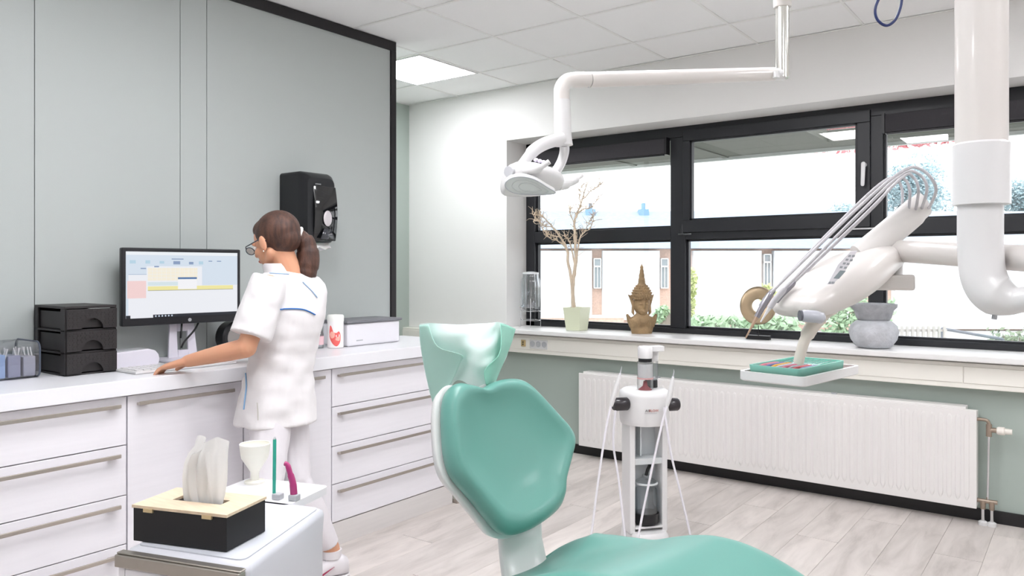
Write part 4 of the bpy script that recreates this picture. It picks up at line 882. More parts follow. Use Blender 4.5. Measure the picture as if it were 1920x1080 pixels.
for i, (u, v, d, w, h) in enumerate(secs):
    c = at(u, v, d); R.append([c+lsd*(w*math.cos(t))+UP*(h*math.sin(t)*(1 if math.sin(t) > 0 else .9)) for t in [2*PI*k/28 for k in range(28)]])
m = MB(); m.rings(R); m.build('lamp_head', white_plastic, ol, smooth=80, mods=[('SUBSURF', {'levels': 1, 'render_levels': 1})])
# lens under the head, tilted to the chair
lc = at(994, 352, 2.287); ln = rdh(.05, -.8, -.6).normalized(); l1 = rdh(1, .25, 0).normalized(); l1 = (l1-ln*l1.dot(ln)).normalized(); l2 = ln.cross(l1)
out = [(-.075, .0), (-.062, .024), (-.03, .034), (.01, .028), (.05, .008), (.078, -.008), (.05, -.018), (.0, -.024), (-.05, -.022)]
op = spline([lc+l1*a+l2*(-b if l2.z > 0 else b)*-1 for a, b in out], 5, True)
m = MB(); m.prism([p for p in op], ln*-.02); m.build('lens', mat('lens_clear', '#d6d7d6', .12, coat=.6), ol)
m = MB()
for k_ in (.45, .72): m.tube([lc+(p-lc)*k_-ln*-.001 for p in op], .0012, 6, closed=True)
m.build('reflector_ridge', mat('ridge_grey', '#bfc1c1', .3), ol)
m = MB(); m.tube(op, .0018, 6, closed=True); m.build('lens_rim', grey_plastic, ol)
m = MB(); m.tube([at(960, 322, 2.30), at(953, 322, 2.285)], [.0165, .0165], 24); m.build('switch_knob', mat('knob_grey', '#c6c7cb', .4), ol)
m = MB(); m.tube(spline([at(955, 323, 2.31), at(985, 322, 2.30), at(1012, 314, 2.28), at(1030, 303, 2.27)], 5), [.0165]*6+[.013]*5+[.008]*5, 14); m.build('grip', white_plastic, ol, smooth=80)
m = MB(); m.tube(spline([at(1045, 347, 2.46), at(1065, 343, 2.5), at(1080, 336, 2.53), at(1091, 329, 2.55)], 5), [.019]*5+[.014]*6+[.007]*5, 14); m.build('grip', white_plastic, ol, smooth=80)
for k in range(3):
    m = MB(); m.ell(at(1005+k*7, 300+k*2, 2.36), (RT*.008, FW*.008, UP*.006), 10, 6); m.build('clip_knob', mat('lilac_white_clip', '#e3dcee', .5) if k == 0 else bpy.data.materials['lilac_white_clip'], ol)
# blue cable loop from the ceiling
dl = 1.9; zc = CZ-.0005
lp = [at(1652, 0, dl)]; a_ = at(1700, -200, dl); b_ = at(1712, -250, dl)
P = [V((a_.x, a_.y, zc)), at(1672, -60, dl), at(1650, -8, dl), at(1641, 18, dl), at(1646, 38, dl), at(1662, 48, dl), at(1678, 38, dl), at(1688, 15, dl), at(1692, -10, dl), at(1698, -60, dl), V((b_.x, b_.y, zc))]
t = thing('cable_loop', 'dark blue cable hanging in a loop from the ceiling near the white post', 'cable', P[0])
m = MB(); m.tube(spline(P, 7), .0034, 10); m.build('cable', mat('navy_cable', '#1c2a5c', .35), t, smooth=80)
m = MB()
cc_ = (P[0]+P[-1])/2; m.lathe([(.05, CZ-.0005), (.05, CZ-.012)], (cc_.x, cc_.y, 0)); m.build('ceiling_rose', white_plastic, t)
# ---------------------------------------------------------------- airflow cart
FD = 3.72
ab = at(1208, 1000, FD); av = thing('hygiene_cart', 'slim white floor cart of the air polishing unit before the radiator', 'cart', (ab.x, ab.y, 0))
AF = frame(V((ab.x, ab.y, 0)), rdh(.97, .24).normalized(), rdh(.24, -.97).normalized(), UP)   # x right, y toward camera
def z_(v): return CAMH+(HOR-v)/FPX*FD
def x_(u): return (u-1208)/FPX*FD
wht = white_plastic; gpl = mat('cool_grey_plastic', '#cdd2d5', .4)
m = MB(AF); m.lathe([(.112, z_(792)), (.118, z_(785)), (.121, z_(740)), (.118, z_(733)), (.10, z_(728))], (0, 0, 0), 40); m.build('head_drum', wht, av, smooth=50)
m = MB(AF)
m.build  # placeholder
for sx_ in (-1, 1):
    m = MB(AF); m.box((sx_*.082-.014, -.05, .10), (sx_*.082+.014, .055, z_(792)+.004)); m.build('side_rail', wht, av, bev=.005)
m = MB(AF); m.box((-.07, -.06, .10), (.07, -.03, z_(792)+.004)); m.build('back_panel', gpl, av)
m = MB(AF); m.box((-.03, -.03, z_(852)), (-.022, .02, z_(792))); m.build('divider', gpl, av)
m = MB(AF); m.box((-.07, -.03, z_(866)), (.07, .05, z_(855))); m.build('shelf', mat('shelf_grey', '#cdd1d2', .4), av, bev=.002)
m = MB(AF); m.box((-.07, -.03, z_(978)-.014), (.07, .06, z_(978)-.004)); m.build('shelf', wht, av, bev=.002)
m = MB(AF); m.rings([[(x*s, y*s, z) for x, y in rrect(-.095, .095, -.11, .12, .05, 5)] for z, s in ((.03, 1), (.09, .96), (.11, .85))]); m.build('base', wht, av, smooth=50)
for x, y in ((-.07, -.08), (.07, -.08), (-.07, .09), (.07, .09)):
    m = MB(AF); m.cyl((x-.01, y, .0245), (x+.01, y, .0245), .024, n=16); m.build('castor', grey_plastic, av)
# powder chambers on top
m = MB(AF); c = x_(1203)
m.lathe([(.036, z_(735)), (.038, z_(732)), (.038, z_(676))], (c, .04, 0), 28); pcz = m.build('front_chamber', clear, av)
m = MB(AF); m.lathe([(.0345, z_(733)), (.033, z_(728)), (.012, z_(721)), (.008, z_(712))], (c, .04, 0), 24); m.build('powder', mat('dusty_red_powder', '#a8545a', .8), pcz)
m = MB(AF); m.lathe([(.035, z_(708)), (.036, z_(680))], (c, .04, 0), 24); m.build('inner_sleeve', wht, pcz)
m = MB(AF); m.lathe([(.0375, z_(708)-.0), (.0385, z_(707)), (.0385, z_(706)), (.0375, z_(705))], (c, .04, 0), 28); m.build('level_ring', mat('pinkish_ring', '#cfa0a0', .4), pcz)
m = MB(AF); m.lathe([(.032, z_(676)), (.032, z_(669))], (c, .04, 0), 28); m.build('seal', black_plastic, av)
m = MB(AF); m.lathe([(.033, z_(670)), (.035, z_(664)), (.035, z_(650)), (.03, z_(647))], (c, .04, 0), 28); m.box((c, .0, z_(658)), (x_(1240), .05, z_(648))); m.build('chamber_cap', wht, av, bev=.003)
c = x_(1227); m = MB(AF); m.lathe([(.031, z_(728)), (.031, z_(715)), (.029, z_(713))], (c, -.03, 0), 24); m.build('rear_base', black_plastic, av)
m = MB(AF); m.lathe([(.033, z_(713)), (.034, z_(676))], (c, -.03, 0), 24); m.build('rear_chamber', clear2, av)
m = MB(AF); m.lathe([(.034, z_(678)), (.036, z_(660)), (.034, z_(652))], (c, -.03, 0), 24); m.build('rear_cap', wht, av)
# side knobs with handpieces
for sg, u0, u1 in ((-1, 1138, 1168), (1, 1237, 1268)):
    m = MB(AF); xa, xb = x_(u0), x_(u1); zc_ = z_(757 if sg > 0 else 752)
    m.tube([(xa, .05, zc_), (xa+.008, .05, zc_), (xb-.008, .05, zc_), (xb, .05, zc_)], [.025, .031, .031, .025], 24); m.build('holder_knob', mat('aubergine_black', '#221d22', .3, coat=.3), av)
# bottle below
c = x_(1209); m = MB(AF); zb0 = z_(976)
m.lathe([(.058, zb0), (.060, zb0+.006), (.060, z_(958))], (c, .015, 0), 32); bt = m.build('bottle_base', black_plastic, av)
m = MB(AF); m.lathe([(.055, z_(958)), (.055, z_(908)), (.05, z_(900)), (.02, z_(893)), (.018, z_(888))], (c, .015, 0), 32); m.build('bottle', clear2, av)
m = MB(AF); m.lathe([(.052, z_(957)), (.052, z_(915)), (.05, z_(914))], (c, .015, 0), 32); m.build('water', thin_glass('pale_water', (.78, .82, .84), .05), av)
m = MB(AF); m.tube([V((c+.052*math.cos(a), .015+.052*math.sin(a), z_(903))) for a in [2*PI*k/28 for k in range(28)]], .005, 8, closed=True); m.build('bottle_collar', mat('collar_grey', '#c4c8c9', .3), av)
m = MB(AF); m.tube(spline([(c, .015, z_(890)), (c+.008, .015, z_(880)), (c+.025, 0, z_(872)), (c+.02, -.02, z_(868))], 5), .008, 10); m.build('bottle_plug', black_plastic, av)
# lettering on the drum
def lettering(txt, size, M, matl, par, name, r=None):
    cu_ = bpy.data.curves.new(name, 'FONT'); cu_.body = txt; cu_.size = size; cu_.align_x = 'CENTER'; cu_.extrude = .0003; cu_.resolution_u = 2
    o = bpy.data.objects.new(name, cu_); COL.objects.link(o); dg = bpy.context.evaluated_depsgraph_get(); dg.update(); me = bpy.data.meshes.new_from_object(o.evaluated_get(dg)); bpy.data.objects.remove(o)
    me.materials.clear(); me.materials.append(matl)
    inv = WM[par].inverted()
    for v_ in me.vertices:
        if r: th = v_.co.x/r; v_.co = inv @ (M @ V((r*math.sin(th), r*math.cos(th)+v_.co.z, v_.co.y)))
        else: v_.co = inv @ (M @ V((v_.co.x, v_.co.z, v_.co.y)))
    o = bpy.data.objects.new(name, me); COL.objects.link(o); o.parent = par; WM[o] = WM[par]; return o
mt_ = AF.copy(); ML = AF @ Matrix.Translation((0, 0, z_(764))) @ Matrix.Rotation(math.radians(9), 4, 'Z')
lettering('AIR', .017, ML @ Matrix.Rotation(math.radians(6.5), 4, 'Z'), mat('print_grey', '#5d5a5e', .5), av, 'lettering', .1214)
lettering('FLOW', .017, ML @ Matrix.Rotation(math.radians(-7), 4, 'Z'), mat('print_rust', '#b3543f', .5), av, 'lettering', .1214)
m = MB(ML); R = []
for k in range(9):
    th = math.radians(-14+28*k/8); R.append([(.1212*math.sin(th), .1212*math.cos(th), -.006), (.1216*math.sin(th), .1216*math.cos(th), -.006), (.1216*math.sin(th), .1216*math.cos(th), -.0075), (.1212*math.sin(th), .1212*math.cos(th), -.0075)])
m.rings(R); m.build('print_line', mat('print_pale', '#a8a6aa', .5), av)
# handpieces with hoses
hwm = mat('hose_white', '#e6e4ea', .4)
hd = [('left', [(1163, 700), (1150, 745), (1137, 800), (1122, 900), (1108, 1010), (1100, 1085)], 3.55), ('left', [(1155, 762), (1150, 830), (1160, 900), (1172, 1008), (1180, 1090)], 3.62),
      ('right', [(1262, 706), (1255, 745), (1240, 800), (1218, 900), (1196, 1012), (1188, 1090)], 3.5), ('right', [(1245, 764), (1258, 850), (1275, 920), (1297, 1015), (1310, 1085)], 3.6)]
for i, (sd, P, d) in enumerate(hd):
    pts_ = [at(u, v, d) for u, v in P]; zl = pts_[-1].z
    pts_.append(V((pts_[-1].x*.6+ab.x*.4, pts_[-1].y*.6+ab.y*.4, max(.02, min(zl-.12, .06)))))
    pts_.append(V((ab.x, ab.y, .06)))
    m = MB(); m.tube(spline(pts_, 6), .0052, 10); ho = m.build('hose', hwm, av, smooth=80)
    if i in (0, 2):
        a, b = pts_[0], pts_[1]; m = MB(); m.tube([a, a+(b-a)*.2, b, b+(pts_[2]-b)*.3], [.004, .009, .0125, .008], 14); hp_ = m.build('handpiece', wht, av, smooth=70)
        m = MB(); m.tube([a, a+UP*.02+RT*.004, a+UP*.032+RT*(.002 if i else .006)], [.003, .002, .0012], 8); m.build('tip', grey_plastic, hp_)
# ---------------------------------------------------------------- things on the sill
SZ = WZ0+.0008
# drinks dispenser jar on a wire stand
s0 = onz(996, 607, SZ); jd = thing('glass_dispenser', 'ribbed clear glass jar on a thin wire stand at the left end of the sill', 'jar', (-3.517, 4.95, SZ)); jx, jy = -3.517, 4.95; DJ = (V((jx, jy, 0))-CP).dot(FW)
def zj(v): return CAMH+(HOR-v)/FPX*DJ
m = MB(); pr_ = [(.03, zj(582)), (.062, zj(580)), (.07, zj(572)), (.072, zj(545)), (.075, zj(530)), (.068, zj(522)), (.062, zj(520)), (.062, zj(514)), (.056, zj(514)), (.056, zj(521)), (.066, zj(532)), (.064, zj(575)), (.02, zj(578))]
R = []
for r_, z in pr_: R.append([V((jx+(r_*(1+.035*math.cos(12*t)))*math.cos(t), jy+(r_*(1+.035*math.cos(12*t)))*math.sin(t), z)) for t in [2*PI*k/96 for k in range(96)]])
m.rings(R); m.build('jar', clear2, jd, smooth=80)
m = MB(); m.lathe([(.064, zj(514)), (.064, zj(511)), (.02, zj(509))], (jx, jy, 0), 32); m.build('lid', mat('frosted_lid', '#e9ecee', .2), jd)
m = MB(); tp_ = V((jx-.03, jy-.075, zj(573))); m.tube([tp_+V((0, .02, 0)), tp_, tp_+V((0, -.02, -.01))], .008, 10); m.build('tap', chrome, jd)
m = MB()
for z in (zj(583), zj(600)): m.tube([V((jx+.078*math.cos(a), jy+.078*math.sin(a), z)) for a in [2*PI*k/32 for k in range(32)]], .0022, 6, closed=True)
m.build('wire_ring', chrome, jd)
for a in (.6, 2.2, 3.8, 5.3):
    m = MB(); m.tube([(jx+.078*math.cos(a), jy+.078*math.sin(a), zj(560)), (jx+.078*math.cos(a), jy+.078*math.sin(a), SZ+.003), (jx+.092*math.cos(a), jy+.092*math.sin(a), SZ+.002)], .0022, 6); m.build('wire_leg', chrome, jd)
# planter with bare branches
s0 = onz(1074, 620, SZ); pb = thing('branch_planter', 'square cream planter with bare twisted pale branches on the sill', 'planter', (s0.x, s0.y+.04, SZ)); px0, py0 = s0.x, s0.y+.055; DP = (V((px0, py0, 0))-CP).dot(FW)
def sq(w, z): return [(px0-w, py0-w, z), (px0+w, py0-w, z), (px0+w, py0+w, z), (px0-w, py0+w, z)]
hz = CAMH+(HOR-576)/FPX*DP
m = MB(); m.rings([sq(.058, SZ), sq(.075, hz), sq(.070, hz), sq(.066, hz-.02)]); m.build('pot', mat('cream_glazed_pot', '#dfe3c8', .35, coat=.3), pb, bev=.002)
m = MB(); m.rings([sq(.064, hz-.03), sq(.0655, hz-.019)]); m.build('soil', mat('dry_soil', '#6f6248', .9, noise=.4, nscale=50), pb)
brm = mat('bleached_branch', '#e6d4bd', .75, noise=.15, nscale=30); m = MB()
def AP(u, v, dd=0): return at(u, v, DP+dd)
random.seed(11)
def br(P, r0, r1, dd=0):
    pts_ = spline([AP(u, v, dd+e*.03) for e, (u, v) in enumerate(P)] if dd else [AP(u, v) for u, v in P], 5); n_ = len(pts_)
    pts_ = [p+V((random.uniform(-1, 1), random.uniform(-1, 1), random.uniform(-1, 1)))*.003 for p in pts_]
    m.tube(pts_, [r0+(r1-r0)*i/(n_-1) for i in range(n_)], 7); return pts_
main = [br([(1075, 577), (1074, 540), (1078, 500), (1079, 455), (1077, 420), (1083, 400), (1092, 375), (1098, 350)], .016, .003),
        br([(1076, 575), (1072, 530), (1066, 495), (1062, 465), (1050, 445), (1035, 425), (1022, 410), (1010, 398)], .014, .003),
        br([(1077, 520), (1082, 480), (1086, 450), (1095, 436), (1105, 430)], .009, .003),
        br([(1078, 500), (1072, 470), (1066, 450), (1058, 443)], .007, .003), br([(1080, 470), (1076, 440), (1079, 405), (1090, 385)], .008, .003),
        br([(1083, 400), (1095, 392), (1108, 390), (1120, 372)], .005, .002), br([(1092, 375), (1106, 360), (1118, 352), (1126, 345)], .004, .0015), br([(1022, 410), (1010, 404), (998, 402)], .005, .002), br([(1035, 425), (1022, 424), (1008, 414), (1000, 415)], .005, .002), br([(1062, 465), (1046, 452), (1034, 448), (1024, 440)], .006, .002), br([(1090, 385), (1086, 368), (1090, 350)], .004, .0015), br([(1077, 420), (1070, 402), (1068, 388)], .005, .002), br([(1105, 430), (1112, 414), (1112, 400)], .005, .002), br([(1050, 445), (1030, 440), (1018, 430), (1012, 418)], .005, .002), br([(1095, 436), (1104, 420), (1108, 410)], .004, .0015)]
random.seed(5)
for ps in main:
    for k in range(len(ps)//3, len(ps)):
        for _ in range(1 if len(ps) > 20 else 2):
            p = ps[k].copy(); dr = V((random.uniform(-1, 1), random.uniform(-.6, .6), random.uniform(-.1, 1))).normalized(); q_ = [p]
            L_ = random.uniform(.025, .06)
            for s_ in range(3):
                dr = (dr+V((random.uniform(-.7, .7), random.uniform(-.5, .5), random.uniform(-.4, .7)))).normalized(); p = p+dr*L_*.5; 
                if p.y > 5.07: p.y = 5.07
                q_.append(p)
            m.tube(q_, [.0026, .0022, .0016, .001], 5)
br([(1098, 350), (1104, 340), (1106, 335)], .003, .001)
m.build('branches', brm, pb, smooth=70)
# bust statue
s0 = onz(1197, 626, SZ); bs = thing('bust_statue', 'weathered bronze serene head bust with tall pointed crown on the sill', 'statue', (s0.x, s0.y+.04, SZ)); bx_, by_ = s0.x, s0.y+.05; DB = (V((bx_, by_, 0))-CP).dot(FW)
brz = mat('weathered_bronze', '#b39670', .5, .15, noise=.35, nscale=18, bump=.5, bscale=90)
sb = DB/FPX    # metres per photo pixel there
FB = frame(V((bx_, by_, SZ)), rdh(1, .12).normalized(), rdh(.12, -1).normalized(), UP)   # x right, y to viewer
def PX(u): return (u-1197)*sb
def PZ(v): return (627-v)*sb
m = MB(FB)
R = []
for v, w, t in ((627, 19, .045), (620, 21, .05), (606, 25, .055), (601, 26, .055), (597, 21, .05), (594, 15, .045), (590, 11, .04), (586, 9.5, .038), (578, 9, .036)):
    R.append([(w*sb*math.cos(a), t*math.sin(a), PZ(v)) for a in [2*PI*k/28 for k in range(28)]])
m.rings(R); 
bust = m.build('shoulders', brz, bs, smooth=70)
for sg in (-1, 1):
    m = MB(FB); m.tube([(sg*17*sb, 0, PZ(612)), (sg*23*sb, 0, PZ(602)), (sg*28.5*sb, 0, PZ(591))], [.034, .026, .009], 12, flat=.8); m.build('shoulder_tip', brz, bs, smooth=60)
m = MB(FB)
m.ell((0, .0, PZ(572)), ((15.5*sb, 0, 0), (0, .062, 0), (0, 0, 22*sb)), 24, 16)
m.ell((0, .018, PZ(584)), ((10*sb, 0, 0), (0, .048, 0), (0, 0, 10*sb)), 20, 12)
m.ell((0, .062, PZ(574)), ((2.6*sb, 0, 0), (0, .018, 0), (0, 0, 6*sb)), 12, 8)
m.ell((0, .062, PZ(583)), ((4.5*sb, 0, 0), (0, .012, 0), (0, 0, 1.4*sb)), 12, 8); m.ell((0, .06, PZ(586)), ((3.8*sb, 0, 0), (0, .012, 0), (0, 0, 1.4*sb)), 12, 8)
for sg in (-1, 1):
    m.ell((sg*5.5*sb, .052, PZ(571)), ((4*sb, 0, 0), (0, .014, 0), (0, 0, 2*sb)), 12, 8); m.tube([(sg*2*sb, .064, PZ(568)), (sg*6*sb, .060, PZ(565.5)), (sg*10*sb, .048, PZ(567))], .003, 6)
fo = m.build('face', brz, bs, smooth=70, mods=[('REMESH', {'mode': 'VOXEL', 'voxel_size': .0035}), ('SMOOTH', {'iterations': 3})]); bake(fo)
for sg in (-1, 1):
    m = MB(FB); P = [(sg*14*sb, -.0, PZ(594)), (sg*19*sb, .005, PZ(588)), (sg*18*sb, 0, PZ(575)), (sg*22*sb, -.005, PZ(562)), (sg*25*sb, -.01, PZ(554)), (sg*17*sb, 0, PZ(557)), (sg*14.5*sb, .005, PZ(568)), (sg*14*sb, .0, PZ(580))]
    m.prism(P, (0, -.02, 0)); m.build('ear', brz, bs, bev=.003)
m = MB(FB); prof_ = [(17, 563), (18.5, 558), (18, 552), (15, 545), (11, 539), (8, 535), (6.5, 532), (7, 530), (6, 528)]
R = [[(r_*sb*math.cos(a), r_*sb*math.sin(a)*1.0, PZ(v)) for a in [2*PI*k/30 for k in range(30)]] for r_, v in prof_]; m.rings(R); cr = m.build('curled_cap', brz, bs, smooth=70)
bumps = MB(FB)
for i, (r_, v) in enumerate(((17.8, 561), (18.4, 556), (17.6, 551), (15.6, 546.5), (12.8, 542), (10, 538.2))):
    n_ = max(10, int(r_*1.35))
    for k in range(n_):
        a = 2*PI*(k+.5*(i % 2))/n_; bumps.ell((r_*sb*math.cos(a), r_*sb*math.sin(a), PZ(v)), ((.0085, 0, 0), (0, .0085, 0), (0, 0, .0075)), 6, 4)
bo = bumps.build('hair_curls', brz, cr, smooth=70); bo['kind'] = 'stuff'
m = MB(FB); m.lathe([(r_*sb, PZ(v)) for r_, v in ((6, 530), (6.3, 526), (5, 522), (5.3, 518), (3.8, 513), (3.9, 510), (2.6, 506), (3.6, 508.5-5), (2.6, 501), (1.2, 499.5), (.3, 497))][:7]+[(3.4*sb, PZ(503.5)), (2.4*sb, PZ(501)), (1.0*sb, PZ(499)), (.2*sb, PZ(496))], (0, 0, 0), 20); m.build('crown_spire', brz, bs, smooth=50)
m = MB(FB)
for k in range(11):
    x = (-11+2.2*k)*sb; m.tube([(x, .05, PZ(602)), (x*1.05, .0555, PZ(606)), (x*1.0, .056, PZ(613))], [.0035, .0045, .002], 6)
nk = m.build('necklace_relief', brz, bs, smooth=60); nk['kind'] = 'stuff'
# gold ring sculpture
s0 = onz(1419, 637, SZ); rs = thing('ring_sculpture', 'matt gold ring sculpture on a small black base on the sill', 'sculpture', (s0.x, s0.y+.03, SZ)); rx_, ry_ = s0.x, s0.y+.03; DR = (V((rx_, ry_, 0))-CP).dot(FW); sr = DR/FPX
MB().box((rx_-.075, ry_-.022, SZ), (rx_+.075, ry_+.022, SZ+.026)).build('base', mat('black_base', '#1d1d1f', .4), rs, bev=.002)
m = MB(); m.cyl((rx_, ry_, SZ+.025), (rx_, ry_, SZ+.09), .003, n=8); m.build('rod', black_plastic, rs)
rc = V((rx_, ry_, CAMH+(HOR-573)/FPX*DR)); rux = rdh(1, .1).normalized(); R = []
for k in range(64):
    a = 2*PI*k/64; e = rux*math.cos(a)+UP*math.sin(a); rn = rux.cross(UP).normalized()
    R.append([rc+e*(24*sr+12*sr*math.cos(t))+rn*(.016*math.sin(t)) for t in [2*PI*j/14 for j in range(14)]])
m = MB(); m.rings(R, closed=True); m.build('ring', mat('brushed_gold', '#c9b394', .38, .75, noise=.25, nscale=5), rs, smooth=80)
# stone vase
s0 = onz(1632, 654, SZ); vs_ = thing('stone_vase', 'round grey stone vase with a wide collar neck on the sill', 'vase', (s0.x, s0.y+.08, SZ)); DVs = (V((s0.x, s0.y+.08, 0))-CP).dot(FW); sv = DVs/FPX
stm = mat('grey_stone', '#cfd1d6', .8, noise=.25, nscale=16, bump=.7, bscale=70)
def zv(v): return SZ+(652-v)*sv
m = MB(); m.lathe([(24*sv, SZ), (31*sv, zv(649)), (40*sv, zv(636)), (43.5*sv, zv(622)), (40*sv, zv(610)), (31*sv, zv(602)), (26*sv, zv(600))], (s0.x, s0.y+.08, 0), 40); m.build('body', stm, vs_, smooth=60)
m = MB(); m.lathe([(26.5*sv, zv(601)), (30*sv, zv(596)), (34*sv, zv(582)), (40*sv, zv(576)), (41*sv, zv(570)), (36*sv, zv(569)), (31*sv, zv(577)), (25*sv, zv(600.5))], (s0.x, s0.y+.08, 0), 40); m.build('neck_collar', mat('grey_stone_dark', '#b5b7bb', .8, noise=.3, nscale=20, bump=.7, bscale=80), vs_, smooth=60)
# ---------------------------------------------------------------- the woman at the worktop
skin = mat('skin', '#d79f80', .5, sss=.15, noise=.06, nscale=9); hairm = mat('brown_hair', '#5c3d30', .5, noise=.4, nscale=5, stretch=(14, 14, 2), bump=.3, bscale=40, col2='#33211c')
tunm = mat('white_tunic_cloth', '#e2dfe0', .85, bump=.15, bscale=14, sheen=.1); trm = mat('white_trouser_cloth', '#dcd8dc', .85, bump=.12, bscale=16); blue = mat('blue_piping', '#2f6fb8', .6); pblue = mat('pale_blue_piping', '#8fb6dc', .6)
pw = thing('person', 'woman in a white tunic and glasses with a brown ponytail, typing at the worktop', 'person', (at(530, 700, 3.25).x, at(530, 700, 3.25).y, 0))
def q3(u, v, d): return at(u, v, d)
HN = q3(515, 452, 3.24)
hf = (rdh(-.88, .40).normalized()*math.cos(math.radians(20))-UP*math.sin(math.radians(20))).normalized(); hl = UP.cross(rdh(-.88, .40)).normalized(); hu = hf.cross(hl).normalized()
if hu.z < 0: hu = -hu
if hl.dot(CP-HN) < 0: hl = -hl
def hp3(f, l, u): return HN+hf*f+hl*l+hu*u
B = MB()
# torso
def el(c, a, b, cc): B.ell(c, (a, b, cc), 24, 14)
bf = rdh(-.8, .6).normalized(); bl = rdh(-.6, -.8).normalized()
for (u, v, d, w, t, h) in ((522, 740, 3.25, .15, .115, .12), (527, 680, 3.25, .125, .10, .13), (536, 610, 3.25, .14, .105, .13), (545, 570, 3.25, .14, .09, .09), (545, 542, 3.25, .135, .07, .05)):
    el(q3(u, v, d), bl*w, bf*t, UP*h)
B.caps(q3(545, 520, 3.25), HN-hu*.05-hf*.02, .055, .048)
# head
el(hp3(-.012, 0, .02), hf*.098, hl*.074, hu*.088)
el(hp3(.03, 0, -.035), hf*.062, hl*.056, hu*.075)
B.caps(hp3(.055, .0, -.088), hp3(.066, 0, -.092), .024, .020)              # chin
for s_ in (-1, 1):
    B.caps(hp3(-.005, s_*.048, -.055), hp3(.05, s_*.02, -.088), .022, .018)   # jaw
    B.ell(hp3(.062, s_*.036, -.028), (hf*.022, hl*.02, hu*.018), 14, 10)      # cheek
    B.ell(hp3(.075, s_*.03, .012), (hf*.012, hl*.022, hu*.008), 12, 8)       # brow ridge
    B.ell(hp3(-.005, s_*.081, -.015), (hf*.019+hu*.004, hl*.007, hu*.034), 14, 10)    # ear
    B.ell(hp3(-.001, s_*.079, -.035), (hf*.009, hl*.006, hu*.010), 10, 8)
B.caps(hp3(.088, 0, .006), hp3(.108, 0, -.024), .008, .0115)               # nose
B.ell(hp3(.098, 0, -.03), (hf*.012, hl*.015, hu*.007), 12, 8)
B.ell(hp3(.089, 0, -.053), (hf*.008, hl*.022, hu*.006), 12, 8); B.ell(hp3(.087, 0, -.063), (hf*.008, hl*.019, hu*.006), 12, 8)
# arms
SL, EL_, WL = q3(503, 535, 3.11), q3(462, 652, 3.03), q3(352, 677, 3.09)
SR, ER, WR = q3(572, 537, 3.37), q3(497, 652, 3.44), q3(418, 655, 3.44)
for s0_, e0_, w0_ in ((SL, EL_, WL), (SR, ER, WR)):
    B.caps(s0_, e0_, .044, .038); B.caps(e0_, e0_+(w0_-e0_)*.4, .040, .036); B.caps(e0_+(w0_-e0_)*.4, w0_, .036, .025)
# legs
HL, KL_, AL = q3(510, 752, 3.20), q3(500, 905, 3.10), q3(500, 1062, 3.12)
HR, KR, AR = q3(540, 750, 3.33), q3(552, 900, 3.26), q3(622, 1030, 3.36)
for h_, k_, a_ in ((HL, KL_, AL), (HR, KR, AR)):
    B.caps(h_, k_, .082, .056); B.caps(k_, k_+(a_-k_)*.35, .053, .055); B.caps(k_+(a_-k_)*.35, a_, .055, .036)
def hand(wr, mid, side, curl=.35, s=1.0):
    """wr wrist, mid direction the fingers point, side = direction of the thumb"""
    f = mid.normalized(); n = f.cross(side).normalized(); n = n if n.z > 0 else -n; sd = n.cross(f).normalized(); sd = sd if sd.dot(side) > 0 else -sd
    R = []
    for t, w, h in ((-.01, .024, .019), (.02, .032, .017), (.055, .040, .015), (.085, .041, .013), (.096, .036, .010)):
        c_ = wr+f*t*s; R.append([c_+sd*(w*s*math.cos(a))+n*(h*s*math.sin(a)) for a in [2*PI*k/20 for k in range(20)]])
    B.rings(R)
    for i, (o, l, r_) in enumerate(((.029, .074, .0095), (.0095, .082, .0098), (-.0105, .075, .0093), (-.0295, .058, .0083))):
        p = wr+f*.085*s+sd*o*s+n*.002; dr = (f+sd*o*1.6).normalized()
        for j, (fr, dc) in enumerate(((.45, curl*.6), (.32, curl), (.25, curl))):
            dr = (dr-n*dc*.9).normalized(); e = p+dr*l*fr*s; B.caps(p, e, r_*s*(1-.09*j), r_*s*(.92-.09*j), 12); p = e
    p = wr+f*.022*s+sd*.026*s-n*.004; dr = (f*.7+sd*.75-n*.15).normalized()
    for fr, r0, r1 in ((.042, .014, .0115), (.03, .0112, .010), (.024, .0098, .0085)):
        e = p+dr*fr*s; B.caps(p, e, r0*s, r1*s, 12); p = e; dr = (dr+f*.45-n*.1).normalized()
gl = (q3(297, 690, 3.10)-WL).normalized()
hand(WL, gl-UP*.02, rdh(.1, 1), .5, 1.0)
hand(WR, rdh(-.85, .12, -.12), rdh(-.2, -1), .35, .95)
body = B.build('body', skin, pw, mods=[('REMESH', {'mode': 'VOXEL', 'voxel_size': .004}), ('SMOOTH', {'iterations': 5, 'factor': .5})], smooth=80)
bake(body)
# hair
m = MB(); m.ell(hp3(-.028, 0, .028), (hf*.101, hl*.083, hu*.092), 28, 18); m.ell(hp3(-.045, 0, -.012), (hf*.078, hl*.068, hu*.062), 24, 14); m.ell(hp3(.012, 0, .06), (hf*.066, hl*.066, hu*.046), 24, 14)

